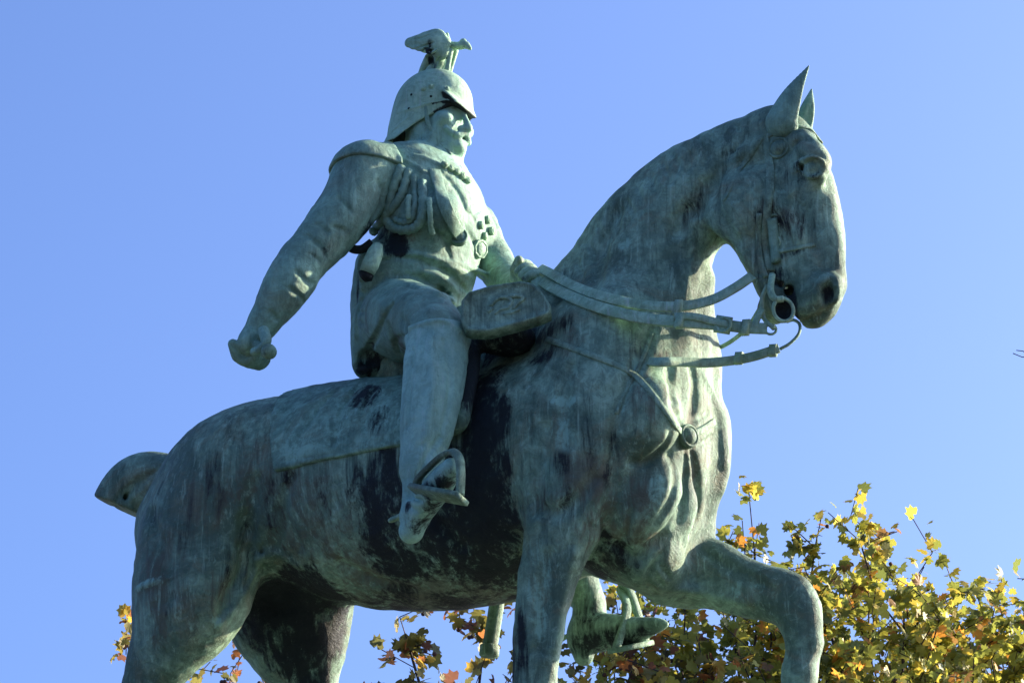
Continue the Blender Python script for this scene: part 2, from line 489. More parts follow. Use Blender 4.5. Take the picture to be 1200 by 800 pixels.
# shoulder masses
H.limb([N(690,430,-.09,60), N(690,490,-.16,76), N(672,570,-.19,62), N(652,640,-.2,43), N(634,720,-.2,34), N(627,796,-.2,28), N(622,850,-.2,30)], .06, .7)
shank(N(622,850,-.2,30), 0)
H.limb([N(765,480,.12,66), N(782,560,.14,62), N(797,650,.17,46), N(835,673,.18,40), N(880,690,.18,34), N(925,704,.18,33), N(941,740,.18,26), N(937,790,.18,18.5)], .05, .8)
H.limb([N(765,655,.1,36), N(800,672,.17,38)], .04)
H.limb([N(937,790,.18,18.5), N(930,860,.18,17), N(922,900,.18,21), N(912,918,.18,18), N(896,925,.18,24)], .03)
H.limb([N(896,925,.18,24), N(880,930,.18,34)], .01)
# breast
H.limb([N(735,420,0,96), N(738,500,0,98), N(738,560,0,90), N(728,610,0,72)], .05, 1.1)
H.ell(P(757,440,-.15), P(749,542,-.165), .082, .100, .022)          # near breast muscle
H.ell(P(762,526,-.09), P(737,630,-.12), .080, .112, .018)          # lower bulge
H.ell(P(792,556,-.01), P(778,630,-.01), .045, .075, .012)            # between
H.ell(P(816,440,.12), P(806,622,.13), .085, .105, .014)              # far breast muscle
H.limb([N(745,600,0,66), N(760,650,.0,42), N(780,680,.1,26)], .05, 1.0)
# neck muscles running down into the breast
H.limb([N(798,330,-.045,22), N(786,420,-.05,26), N(779,478,-.07,16)], .02)
H.limb([N(812,330,.01,24), N(806,410,.01,26), N(800,490,.0,14)], .02)
H.limb([N(816,370,.06,22), N(820,430,.09,26), N(822,490,.12,18)], .02)
# head
H.limb([N(902,165,0,38), N(930,190,0,38), N(928,240,0,50), N(938,290,0,43), N(950,335,0,36), N(954,348,0,34)], .03, .68)
for sg in (-1, 1):
    H.ell(P(862,205,.062*sg), P(885,275,.062*sg), .05, .105, .03)           # cheek
    H.limb([N(868,262,.04*sg,24), N(887,303,.035*sg,18), N(905,342,.03*sg,15), N(914,360,.02*sg,15)], .02)   # jaw bar
    H.limb([N(940,165,.05*sg,14), N(958,188,.07*sg,16), N(956,205,.07*sg,14)], .02)  # brow
    H.ell(P(935,160,.045*sg), P(950,330,.035*sg), .03, .045, .02)
    H.ell(P(957,328,.036*sg), P(980,350,.036*sg), .030, .048, .025)             # nostril flesh
H.ell(P(958,196,0), P(981,338,0), .040, .042, .03)                            # bridge of the nose
H.ell(P(945,345,0), P(968,372,0), .055, .06, .02)                           # upper lip
H.ell(P(905,342,0), P(914,376,0), .045, .05, .012)                          # lower lip and chin
# ---- drawing on the surface
# eye
e = H.hit(952, 197)
H.stroke([(935,193),(943,188),(955,186),(965,191)], .009, .006, 'add', .003)
H.stroke([(934,188),(945,182),(957,180),(968,186)], .006, .006)
H.blob(H.hit(951,196), (.03,.02,.024), .005, mode='sub')
H.blob(H.hit(951,197)+np.array([0,.008,0]), (.026,.022,.021), .004)
H.stroke([(934,196),(942,204),(953,208),(964,204)], .007, .005, 'add', .001)
H.stroke([(932,204),(944,213),(960,213)], .008, .01)
H.stroke([(925,180),(930,170),(940,163),(950,166)], .007, .012)
# nostril
q = H.hit(970,342); 
H.limb([(H.hit(974,332), .017), (H.hit(970,343), .025), (H.hit(966,352), .018)], .005, mode='sub')
H.stroke([(976,328),(981,338),(980,350),(974,358)], .010, .008, 'add', .0)
H.stroke([(960,332),(958,345),(962,356)], .007, .012, 'add', .0)
# mouth
H.limb([(P(912,333,-.10), .007), (P(922,336,-.06), .012), (P(927,350,0), .016), (P(931,372,.0), .018), (P(933,386,0), .02)], .006, mode='sub')
H.limb([(P(912,333,-.06), .007), (P(922,336,0), .012), (P(927,350,.05), .016), (P(931,372,.06), .018)], .006, mode='sub')
H.stroke([(900,332),(912,332),(922,338)], .008, .006, taper=False)
H.stroke([(940,378),(955,372),(966,366),(975,360)], .008, .008)
# cheek, facial crest, jaw groove
H.stroke([(905,232),(925,255),(940,280)], .016, .02, 'add', -.004)
H.stroke([(930,232),(945,255),(955,290)], .012, .02)
H.stroke([(838,212),(840,240),(850,262),(866,285)], .012, .015)
H.stroke([(860,178),(850,190),(841,205),(836,225)], .016, .02)
H.stroke([(880,176),(868,190),(861,205)], .006, .006)
H.stroke([(856,190),(872,178),(888,168)], .014, .02, 'add', -.004)
# throat and neck
H.stroke([(826,215),(818,240),(800,250),(792,270)], .016, .03)
H.stroke([(720,250),(700,300),(690,340)], .02, .04)
# shoulder and breast furrows
H.stroke([(764,385),(745,430),(730,470),(720,500),(718,560),(710,600),(703,640)], .006, .025)
H.stroke([(738,542),(752,543),(765,537),(778,525),(786,508)], .012, .008)
H.stroke([(786,430),(787,452),(792,478),(798,498)], .013, .018)
H.stroke([(811,428),(815,450),(814,475),(809,496)], .013, .018)
H.stroke([(832,482),(820,489),(812,494)], .007, .008)
H.stroke([(836,510),(824,519),(815,524)], .007, .008)
H.stroke([(811,526),(818,560),(819,598),(809,625)], .016, .012)
H.stroke([(804,528),(804,562),(795,596),(777,625)], .013, .009)
H.stroke([(786,532),(792,560),(784,590),(768,612)], .009, .012)
H.stroke([(725,640),(745,655),(760,640),(780,628)], .014, .02)
H.stroke([(622,585),(645,600),(670,590),(696,560)], .010, .03)
H.stroke([(826,440),(842,480),(850,530),(846,575)], .012, .02, 'add', -.006)
H.stroke([(720,640),(735,625),(738,600)], .008, .01)
H.stroke([(880,270),(888,285),(893,300)], .004, .005, 'add', 0); H.stroke([(850,235),(868,252),(880,272)], .005, .008, 'add', -.001)
H.stroke([(925,250),(930,275),(940,300)], .004, .006, 'add', 0)
for a in ([(480,690),(440,680),(400,660)],[(540,640),(500,600)],[(350,640),(330,600),(340,560)],[(640,500),(632,560),(625,600)],[(668,430),(660,470),(668,520)]): H.stroke(a, .010, .03)
# flank and thigh
H.stroke([(287,610),(290,640),(285,670),(268,700),(262,720)], .018, .03)
H.stroke([(300,560),(292,590),(290,620)], .012, .03)
H.stroke([(300,655),(325,648),(350,662)], .012, .02, 'add', -.003)
H.stroke([(272,715),(264,724),(258,730)], .012, .01, 'add', -.002)
for a in (0, 14, 26): H.stroke([(280+a,640),(282+a,668),(270+a,690)], .006, .012)
H.stroke([(175,600),(190,650),(195,700)], .014, .04)
H.stroke([(160,690),(175,684),(195,678)], .007, .01, 'add')
# foreleg
H.stroke([(640,650),(636,700),(632,760)], .010, .03)
H.stroke([(672,650),(660,700),(650,760)], .008, .02, 'add', -.002)
H.stroke([(830,650),(870,672),(905,690)], .010, .02)
H.stroke([(790,690),(830,695),(880,705)], .010, .025, 'add', -.002)
for x0, y0 in ((780,640),(772,650),(765,660)): H.stroke([(x0,y0),(x0-6,y0+20),(x0+4,y0+36)], .008, .01)
# mane: low combed ridge along the crest
for i in range(16):
    a = i/15
    x = 672+a*215; y = 300-165*math.sin(a*pi/2)**.9
    H.stroke([(x+3, y+6), (x+10+3*sin(i*2.1), y+24), (x+6+6*sin(i*1.3), y+40)], .005, .008)
H.wobble(.0016, .06, 3); H.wobble(.0008, .025, 4)
print('horse body', round(time.time()-T0, 1))
# ================================================================ STATUE ROOT, HORSE PARTS
statue = empty('equestrian_statue', tuple(OFF))
tag(statue, 'green weathered bronze rider in a helmet on a striding horse', 'statue')
def masks(me, v, spots):
    """paint stain / brown / pale masks; spots = {attr: [(centre, horizontal r, vertical r, amount)]}"""
    for a in ('stain_shade', 'brown', 'pale'):
        s_ = np.zeros(len(v))
        for c, rh, rv, am in spots.get(a, []):
            d = v-c; q = (d[:, 0]**2+d[:, 1]**2)/rh**2+d[:, 2]**2/rv**2
            s_ = np.maximum(s_, am*np.exp(-q**1.5*.7))
        paint(me, a, s_)
def spots(G, L):
    out = []
    for px, py, rx, ry, am in L:
        q = G.hit(px, py)
        if q is not None: out.append((q, rx/400, ry/380, am))
    return out
me, hv = H.mesh('horse')
masks(me, hv, {
 'stain_shade': spots(H, [(565,415,24,26,.8),(560,455,26,40,.85),(568,505,32,45,.95),(560,560,42,50,1),(560,610,48,50,1),(575,660,42,32,1),(545,660,32,30,.9),
    (453,560,22,36,.8),(446,600,26,36,.9),(442,635,22,28,.85),(468,660,30,26,.9),(505,655,24,22,.7),(432,462,22,24,.7),
    (607,660,9,40,.8),(604,700,9,40,.9),(608,745,10,40,.8),(604,780,9,30,.8),(720,520,5,36,.75),(712,560,5,30,.6),(708,625,7,26,.7),(665,590,10,20,.6),
    (720,655,24,18,.7),(700,670,20,14,.8),(288,620,7,30,.6),(286,655,6,30,.6),(330,560,20,8,.35),(770,415,28,8,.5),(445,450,20,12,.6),
    (640,388,40,14,.9),(600,400,40,14,.9),(640,415,22,10,.55),(335,700,50,60,1.0),(370,690,40,50,1.0),(350,770,40,50,.9),(300,730,30,30,.8),(390,740,26,40,.9),(380,690,30,12,.7),(460,708,60,9,.7),(540,706,40,9,.7),(690,690,30,10,.8),(735,690,30,12,.8),(380,590,12,40,.28),(320,600,16,50,.28),(250,560,14,50,.28),(215,620,12,50,.28),(185,580,10,40,.28),(270,660,14,40,.35),(410,560,12,40,.28),(690,520,10,60,.28),(640,610,8,40,.3),(760,300,16,60,.26),(700,330,14,50,.26),(900,260,26,30,.3),(935,260,20,20,.3),(957,206,10,6,.4),(935,205,16,14,.35),(888,262,5,30,.5),(897,262,3,34,.5),(916,265,4,30,.5),(905,322,14,8,.7),(926,338,8,8,1.0),(929,352,6,14,1.0),(931,368,5,10,.9),(890,352,6,14,.7),(540,560,16,50,.8),(520,620,26,40,.85),(590,540,12,50,.8),(600,600,12,50,.85),(505,640,30,26,.8),(455,620,14,60,.7),(425,590,10,40,.6),(925,297,20,4,.5),(915,168,14,4,.35),(900,200,4,30,.35),(930,152,24,3,.45),(860,178,14,4,.35),(960,160,5,16,.35),(893,345,6,10,.6),(969,344,7,9,.9),(914,334,8,6,.7),(905,300,12,10,.5),(925,320,12,8,.4),  # shade painted on far hind leg, belly, breast underside, under holster, mouth, nostril
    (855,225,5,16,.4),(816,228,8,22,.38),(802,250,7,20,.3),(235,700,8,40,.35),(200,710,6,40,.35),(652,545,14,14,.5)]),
 'brown': spots(H, [(682,555,26,18,.75),(650,580,22,16,.6),(770,455,24,40,.45),(740,590,26,28,.5),(500,700,80,14,.8),(430,690,60,20,.7),(360,600,60,50,.45),(300,560,40,50,.4),(420,640,50,40,.5),(190,690,50,60,.45),(240,600,40,50,.35),(500,705,90,12,.9),(700,580,40,40,.5),(660,400,30,30,.3),(640,560,40,30,.35),(560,690,40,14,.7),(350,620,50,20,.4),
    (735,620,30,20,.6),(260,690,30,20,.5),(180,720,40,16,.4),(700,620,26,20,.5),(820,520,26,60,.4),(420,600,20,40,.35),(920,260,20,14,.5),(900,240,10,8,.5),(600,560,14,50,.4)]),
 'pale': spots(H, [(736,455,5,26,.7),(728,480,4,20,.7),(745,430,4,20,.6),(660,470,14,6,.7),(668,472,8,4,.8),(612,500,10,30,.45),(640,530,14,40,.35),(655,500,16,40,.3),
    (772,575,10,16,.5),(545,440,5,20,.5),(885,225,14,10,.3),(862,235,8,6,.6),(885,238,5,4,.6),(915,225,5,4,.6),(733,285,8,6,.6),(255,728,8,6,.8),
    (168,684,22,5,.55),(235,655,22,6,.4),(265,630,12,10,.4),(340,530,30,12,.35),(380,510,40,20,.3),(350,500,30,30,.3),(640,650,20,40,.4),(630,700,16,50,.35),(870,690,40,10,.3)])})
horse = link('horse', me, M['horse'], statue)

def hug(G, pts, w, t, off=0.0, n=6, sm=3, y_last=None):
    """strap lying on the surface G; w, t in metres (life size)"""
    q = []; nn = []
    for i in range(len(pts)-1):
        for k in range(n):
            a = k/n; q.append((pts[i][0]*(1-a)+pts[i+1][0]*a, pts[i][1]*(1-a)+pts[i+1][1]*a))
    q.append(pts[-1])
    p = [G.hit(x, y, 1) for x, y in q]
    nn = np.array([G.grad(a) for a in p]); p = np.array(p)+nn*(off+t*.2)
    for _ in range(sm):
        p[1:-1] = (p[:-2]+2*p[1:-1]+p[2:])/4; nn[1:-1] = (nn[:-2]+2*nn[1:-1]+nn[2:])/4
    return ribbon_data(p, nn, w, t)
# ---- tail, docked and cut off square
Gt = Clay((-1.4, -.2, 1.15), (-.75, .2, 1.75), .006)
Gt.limb([N(238,575,0,44), N(203,570,0,38), N(172,570,0,41), N(153,584,0,40), N(136,622,0,40)], .02, 1.0)
a_, b_ = P(113,582,-.07), P(160,600,-.07)
tdir = (b_-a_)/np.linalg.norm(b_-a_); nrm = np.cross(tdir, np.array([0, 1, 0])); nrm = nrm if nrm[2] < 0 else -nrm
Gt.plane((a_+b_)/2, nrm, (-1.4, -.2, 1.15), (-.75, .2, 1.75), .008)
for k in range(7): Gt.stroke([(190-k*3,545+k*3),(160-k*2,560+k*4),(138-k,580+k*3)], .004, .008)
me, tv = Gt.mesh('tail'); masks(me, tv, {'stain_shade': [(b_+np.array([-.05,.08,-.02]), .16, .03, .9)]})  # cut underside painted darker
link('tail', me, M['horse'], horse)
# ---- ears
for sg, b0, m0, t0 in ((-1, (918,143,-.055,22), (930,114,-.055,15), (948,77,-.055,.8)), (1, (941,148,.05,12), (946,128,.05,9), (951,105,.05,1.2))):
    p0, p1 = N(*b0)[0], N(*t0)[0]
    Ge = Clay(np.minimum(p0, p1)-.09, np.maximum(p0, p1)+.09, .0022)
    Ge.limb([N(*b0), N(*m0), N(*t0)], .01, .8, n=8)
    sh = np.array([.030, -.016*sg, .006])
    Ge.limb([(N(*b0)[0]+sh, N(*b0)[1]*.7), (N(*m0)[0]+sh*.9, N(*m0)[1]*.8), (N(*t0)[0]+sh*.3, N(*t0)[1]*.5)], .006, .8, mode='sub', n=8)
    me, ev = Ge.mesh('ear'); masks(me, ev, {}); link('ear', me, M['rider'], horse)
# ---- saddle cloth: a thick blanket following the back
F0 = H.F.copy()
zl = lambda x, y, d: P(x, y, d)
H2 = Clay((-.75, -.46, 1.0), (.45, .46, 1.95), HV)
i0 = np.round((H2.lo-H.lo)/HV).astype(int); H2.lo = H.lo+i0*HV
H2.F = H.F[i0[0]:i0[0]+H2.n[0], i0[1]:i0[1]+H2.n[1], i0[2]:i0[2]+H2.n[2]].copy(); H2.n = np.array(H2.F.shape)
body = H2.F.copy()
H2.F = np.maximum(H2.F-.011, -(H2.F+.012))
a_, b_ = P(322,553,-.27), P(475,522,-.29)
d_ = b_-a_; nz = np.array([d_[2], 0, -d_[0]]); lo_, hi_ = H2.lo, H2.lo+H2.n*HV
H2.plane(a_, nz if nz[2] < 0 else -nz, lo_, hi_, .004)
c_ = P(345,463,-.1); d_ = c_-a_; nb = np.array([-d_[2], 0, d_[0]])
H2.plane(a_, nb if nb[0] < 0 else -nb, lo_, hi_, .004)
H2.plane(P(535,450,-.27), (1, 0, 0), lo_, hi_, .004)
H2.stroke([(334,540),(380,532),(430,521),(468,512)], .003, .003, taper=False)
for q in ([(420,452),(400,480),(392,520)],[(440,455),(425,480),(430,515)],[(395,456),(372,480),(360,500)]): H2.stroke(q, .006, .012)
me, cv = H2.mesh('saddle_cloth')
masks(me, cv, {'stain_shade': spots(H2, [(432,462,20,20,.8),(445,490,14,20,.5),(560,455,26,40,.85),(565,500,30,45,.9),(545,420,24,26,.8),(455,535,16,14,.8),(520,500,20,40,.8)]),
   'pale': spots(H2, [(350,520,30,20,.4),(390,500,30,30,.35),(545,440,5,24,.5)])})
link('saddle_cloth', me, M['cloth'], horse)
# ---- bridle
br = [hug(H, [(893,142),(898,165),(903,195),(902,225),(899,252),(896,285),(903,318)], .022, .008),
      hug(H, [(890,250),(888,275),(890,305),(898,325)], .014, .008),
      hug(H, [(900,160),(915,152),(932,148),(949,150),(963,168)], .013, .006),
      hug(H, [(905,297),(918,294),(938,290),(955,287)], .010, .005),
      hug(H, [(848,236),(866,200),(882,178),(893,160)], .013, .004)]
raw('bridle', join(br), M['horse'], horse)
o = hug(H, [(905,256),(908,275),(911,308)], .026, .016); raw('buckle_strap', o, M['rider'], horse)
c = H.hit(913,174); raw('rosette', disc_data(c, H.grad(c), .030, .008, .012), M['horse'], horse)
for q in ((908,258), (909,284)): raw('buckle', ring_data(H.hit(*q), H.grad(H.hit(*q)), .017, .003, .014), M['strap'], horse)
# ---- curb bit: boss with a dark hollow centre, cheek piece and lower ring
bc = P(918,363,-.105)
bn = np.array([.62, -.75, -.05])
bit = join([ring_data(bc, bn, .026, .005, .031), tube_data(smooth_pts([P(905,322,-.10), P(903,340,-.115), P(908,350,-.12), bc+np.array([0,0,.03])], 5), .009),
            tube_data(smooth_pts([P(899,335,-.1), P(893,350,-.105), P(895,372,-.1), P(907,385,-.1)], 5), [.006]*16)])
raw('curb_bit', bit, M['strap'], horse)
raw('bit_boss', disc_data(bc-bn*.012, bn, .025, .004, -.012, .030), M['dark'], horse)
raw('rein_ring', ring_data(P(903,386,-.1), (.45,-.85,.1), .014, .0035), M['strap'], horse)
raw('curb_ring', tube_data(smooth_pts([P(914,409,-.06), P(926,402,-.05), P(936,391,-.04), P(937,380,-.03), P(930,375,-.02), P(922,377,-.02)], 6), .0042), M['strap'], horse)
# ---- reins
def strap(name, pts, nrm, w, t, n=7, mat='strap', wob=0):
    q = []
    for x, y, d in pts:
        p = P(x, y, d)
        if d <= -.15:
            s_ = H.hit(x, y)
            if s_ is not None and p[1] > s_[1]-.014: p = P(x, y, s_[1]-.014)
        q.append(p)
    p = smooth_pts(q, n)
    return raw(name, ribbon_data(p, nrm, w, t), M[mat], horse)
strap('rein', [(632,314,-.01),(648,322,-.08),(672,335,-.16),(705,347,-.215),(750,357,-.215),(795,359,-.20),(832,352,-.165),(860,338,-.12),(882,323,-.09)], (.25,-.95,.1), .028, .006)
strap('rein', [(630,325,-.02),(646,336,-.10),(672,349,-.18),(705,361,-.225),(750,372,-.228),(795,377,-.21),(840,380,-.17),(875,384,-.13),(899,385,-.105)], (.2,-.97,.1), .031, .007)
strap('rein', [(790,371,-.215),(812,371,-.20),(838,377,-.178),(856,381,-.16)], (.2,-.97,.1), .02, .010)
strap('rein', [(800,416,.12),(829,412,.12),(848,405,.11),(866,393,.09),(880,378,.07),(890,362,.05)], (.2,-.97,.1), .012, .005)
strap('rein', [(738,416,-.13),(755,422,-.149),(768,424,-.20),(780,424,-.218),(800,424,-.175),(829,425,-.12),(860,422,-.095),(885,417,-.08),(913,408,-.06)], (.3,-.93,-.15), .024, .009)
strap('keeper_strap', [(884,384,-.12),(887,374,-.115),(893,362,-.11)], (.2,-.97,.1), .018, .006)
for px, py, d in ((795,361,-.205),(797,376,-.212),(874,384,-.135),(866,420,-.095),(906,411,-.066)):
    raw('rein_keeper', ribbon_data([P(px-4,py,d), P(px+4,py-.5,d)], (.2,-.97,.1), .043 if py < 400 else .032, .018), M['strap'], horse)
raw('rein_buckle', join([ribbon_data([P(838,379,-.172), P(857,382,-.155)], (.2,-.97,.1), .046, .014), ring_data(P(848,380.5,-.172), (.2,-.97,.1), .018, .004, .02)]), M['strap'], horse)
# ---- breast collar
bcol = [hug(H, [(642,398),(680,412),(715,425),(745,440),(765,462),(785,490),(797,506)], .016, .009),
        hug(H, [(764,390),(752,425),(735,455),(722,485)], .010, .005),
        hug(H, [(808,510),(822,504),(836,494)], .018, .009)]
raw('breast_collar', join(bcol), M['horse'], horse)
c = H.hit(803,512); gn = H.grad(c)*.5+np.array([.7,-.25,0]); 
raw('breast_medallion', disc_data(c+gn*.006, gn, .031, .012, .014), M['horse'], horse)
# scabbard end on the far side
sc_ = join([tube_data(smooth_pts([P(590,640,.37), P(583,700,.37), P(577,740,.37), P(573,762,.37)], 4), [.021]*12+[.020]), tube_data([P(574,756,.37), P(573,768,.37)], .027)])
SCAB = sc_
print('tack', round(time.time()-T0, 1))
# ================================================================ THE RIDER
G = Clay((-.72, -.66, .78), (.62, .56, 2.42), RV)
# torso
G.limb([N(478,402,0,50), N(494,345,0,49), N(505,305,0,49), N(506,262,0,57), N(498,227,0,56), N(494,211,0,34)], .04, 1.35)
G.limb([N(425,212,-.2,32), N(470,205,-.1,34), N(497,210,0,26), N(536,233,.12,26), A3((-.05,.19,2.07), .074)], .04)
G.ell(P(503,235,-.11), P(515,280,-.11), .075, .085, .04)
# neck and head
G.limb([N(488,206,0,28), N(495,184,0,25), N(502,160,0,25)], .03)
hc = P(511,137,0)
def hd(x, y, z):
    z = z*1.27-.008 if z < -.02 else z
    return hc+np.array([x*.96+y*.10, y-x*.10, z])      # head turned a little to the right
G.blob(hd(0,0,.005), (.096,.074,.112), .02)
G.limb([(hd(.042,0,-.066), .05), (hd(.070,0,-.082), .026)], .03, 1.25)          # jaw and chin
G.limb([(hd(-.01,-.05,-.045), .03), (hd(.056,-.025,-.086), .018)], .03); G.limb([(hd(-.01,.05,-.045), .03), (hd(.056,.025,-.086), .018)], .03)
G.blob(hd(.084,0,-.092), (.020,.021,.016), .010)
G.limb([(hd(.090,0,.008), .010), (hd(.117,0,-.050), .0115)], .01, .85)           # nose
G.limb([(hd(.115,0,-.050), .0115), (hd(.102,-.017,-.054), .009)], .006); G.limb([(hd(.115,0,-.050), .0115), (hd(.102,.017,-.054), .009)], .006)
for s_ in (-1, 1):
    G.blob(hd(.088,.032*s_,.005), (.018,.021,.014), .008, mode='sub')
    G.blob(hd(.074,.031*s_,.004), (.016,.017,.013), .004)
    G.limb([(hd(.093,.014*s_,.026), .009), (hd(.080,.05*s_,.022), .008)], .01)   # brow
    G.blob(hd(.066,.048*s_,-.032), (.026,.024,.022), .02)                        # cheekbone
    G.limb([(hd(.106,.004*s_,-.063), .0085), (hd(.094,.030*s_,-.071), .0085), (hd(.078,.052*s_,-.058), .005)], .006)   # moustache
G.limb([(hd(.090,-.016,-.079), .006), (hd(.094,0,-.080), .007), (hd(.090,.016,-.079), .006)], .006)
G.limb([(hd(.096,-.02,-.073), .003), (hd(.101,0,-.073), .004), (hd(.096,.02,-.073), .003)], .003, mode='sub')
# right arm (near the viewer), swung back and down
G.limb([N(427,206,-.21,37), N(408,243,-.25,35), N(381,277,-.3,32), N(354,308,-.35,27)], .03)
G.limb([N(354,306,-.35,28), N(338,333,-.38,29), N(321,360,-.40,23), N(308,380,-.41,17.5)], .012)
G.limb([N(308,380,-.41,17.5), N(300,392,-.415,17)], .015)
# fist holding the marshal's baton
G.ell(P(290,390,-.43), P(297,416,-.43), .042, .033, .02)
for k in range(4):
    o = k*.021-.03
    a = P(289,406,-.42)+np.array([-.006,0,0])+R_*.0+np.array([0, -o*1.0, 0])+U_*(-.012-.004*k)
    G.limb([(a+U_*.02-R_*.012, .0145), (a-U_*.012-R_*.002, .0145), (a-U_*.026+R_*.022, .0135), (a-U_*.012+R_*.040, .0125), (a+U_*.008+R_*.042, .0115)], .004)
G.limb([(P(309,388,-.45), .017), (P(312,400,-.47), .0145), (P(306,408,-.475), .0125), (P(298,412,-.47), .011)], .006)
# left arm: hidden behind the chest, forearm reaching to the reins
el_ = P(577,306,.24)
G.limb([A3((-.05,.19,2.07), .074), (P(556,262,.25), .060), (el_, .056)], .03)
G.limb([(el_, .056), (P(592,326,.18), .05), (P(612,333,.08), .036)], .02)
# tunic skirt and seat
G.limb([N(474,330,-.0,52), N(464,365,0,46), N(460,405,0,38), N(458,432,0,35)], .03, 1.45)
G.limb([N(436,350,-.10,22), N(433,395,-.10,22), N(431,425,-.10,19)], .02)
# thighs
G.limb([N(470,376,-.12,50), N(497,378,-.25,41), N(514,392,-.325,33)], .02)
G.limb([N(514,392,-.325,33), N(509,440,-.35,33), N(502,490,-.38,29), N(492,550,-.41,20)], .015)
hipF = A3((-.07,.12,1.66), .12)
G.limb([hipF, A3((.05,.25,1.58), .10), A3((.14,.33,1.50), .078)], .02)
G.limb([A3((.14,.33,1.50), .078), A3((.15,.35,1.38), .078), A3((.16,.37,1.2), .066), A3((.19,.38,1.05), .045)], .015)
# ---- folds and details drawn on the surface
G.stroke([(458,358),(450,372),(444,385),(438,398),(432,408),(427,418)], .011, .006, taper=False)
G.stroke([(423,424),(430,418),(445,420),(458,428)], .024, .012)
G.stroke([(445,352),(450,362),(446,380)], .012, .02, 'add', -.003)
for a in ([(493,307),(510,312),(525,320),(537,330),(547,341)],[(496,328),(512,336),(525,346),(532,356)],[(478,322),(490,326),(500,330)],[(455,336),(470,333),(488,338)],[(462,322),(475,325)]):
    G.stroke(a, .009, .010)
for a in ([(500,304),(520,309),(536,316),(549,324)],[(495,318),(510,322),(525,331),(538,345)],[(500,341),(518,346),(532,354),(543,368)]):
    G.stroke(a, .009, .008, 'add', -.001)
G.stroke([(447,300),(474,297),(500,300),(525,306),(549,313),(572,322)], .006, .006, 'add', .0, taper=False)
G.stroke([(447,306),(474,303),(500,306),(525,311)], .005, .006)
G.stroke([(425,332),(424,350),(420,372),(418,392)], .010, .01, 'add', 0)
for y0 in (340, 352, 364, 376): G.stroke([(420,y0),(426,y0+4)], .005, .006)
for a in ([(357,276),(366,280),(377,291),(382,300)],[(364,298),(374,305)],[(372,262),(384,272)],[(340,338),(350,345),(356,352)],[(348,318),(360,330),(368,332)],[(318,366),(324,374)],[(398,232),(412,248)],[(392,266),(404,270)]):
    G.stroke(a, .0055, .010)
G.stroke([(443,213),(449,225),(446,240),(440,252),(432,262)], .010, .010)
G.stroke([(486,182),(500,186),(512,192),(522,198)], .007, .008, 'add', .0)
G.stroke([(515,200),(530,214),(541,230),(547,246),(556,256)], .007, .012)
G.stroke([(546,252),(556,250),(566,244)], .004, .006)
G.stroke([(548,200),(556,210),(566,226)], .004, .006)
G.stroke([(545,262),(552,275),(560,290)], .007, .012)
G.stroke([(503,268),(520,280),(528,300)], .006, .012)
G.stroke([(470,372),(480,390),(484,405)], .010, .018)
G.stroke([(455,380),(462,400),(468,415)], .009, .016)
G.stroke([(463,400),(470,395),(478,398)], .006, .01)
G.stroke([(466,186),(480,190),(494,200),(506,214),(515,230),(523,246)], .006, .006, 'add', 0)
G.wobble(.0011, .045, 11); G.wobble(.0007, .018, 12)
me, rv = G.mesh('rider')
masks(me, rv, {'stain_shade': spots(G, [(428,272,10,22,.8),(438,262,8,18,.6),(462,285,14,14,.95),(450,272,8,14,.85),(470,292,9,8,.9),(440,425,14,10,1),(456,432,10,8,1),(428,430,12,10,1),(437,404,5,12,.9),(420,340,4,20,.4),(600,318,10,6,.4),  # spots in the hollow under the coat tail paint its shade
    (545,276,6,5,.5),(366,298,6,8,.5),(382,290,6,12,.3)]),
  'pale': [(hc, .16, .16, 1.0), (hc+np.array([0,0,-.13]), .12, .09, .9)]+spots(G, [(540,170,22,12,.5),(525,175,20,12,.5),(545,150,16,20,.55),(515,160,24,20,.35),(560,240,20,30,.4)]),
  'brown': spots(G, [(470,405,14,20,.45),(478,420,12,14,.5),(430,380,10,30,.4),(480,275,14,8,.5),(443,240,8,14,.4)])})
rider = link('rider', me, M['rider'], statue)
# ---- helmet
hp = P(508,126,0)
def hq(x, y, z): return hp+np.array([x*.98+y*.08, y-x*.08, z])
K = Clay(hp-np.array([.26,.2,.22]), hp+np.array([.24,.2,.2]), .003)
K.blob(hq(0,0,.0), (.114,.092,.110), .02)
K.limb([(hq(-.004,0,-.01), .108), (hq(-.022,0,-.06), .112), (hq(-.028,0,-.115), .115), (hq(-.036,0,-.15), .124)], .02, .86)
nn_ = np.array([.74,0,-.67]); nn_ = nn_/np.linalg.norm(nn_)
K.plane(hq(.018,0,-.082), (.50,0,-.86), K.lo, K.lo+K.n*K.v, .003)       # slanting lower rim
K.blob(hq(.086,0,-.012), (.058,.074,.013), .012, np.array([[cos(.85),0,-sin(.85)],[0,1,0],[sin(.85),0,cos(.85)]]))   # peak
KOUT = K.F.copy()
K.blob(hq(-.002,0,-.012), (.103,.081,.098), .004, mode='sub')
K.limb([(hq(.02,0,-.03), .080), (hq(-.016,0,-.07), .100), (hq(-.030,0,-.125), .112), (hq(-.042,0,-.18), .128)], .004, .86, mode='sub')
K.stroke([(466,132),(480,128),(500,122),(520,118),(535,120)], .003, .003, 'add', 0, taper=False)
K.stroke([(456,158),(466,148),(478,138)], .003, .003, 'add', 0, taper=False)
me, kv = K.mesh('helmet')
masks(me, kv, {})
fin = K.F; K.F = KOUT; inn = K.val(kv); K.F = fin            # inside faces painted black for the shade in there
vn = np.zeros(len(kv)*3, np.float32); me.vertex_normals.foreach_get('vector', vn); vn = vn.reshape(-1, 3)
under = np.clip((-vn[:, 2]-.15)*3, 0, 1)*(kv[:, 0] > hp[0]+.045)  # downward faces of the peak painted dark as its shade
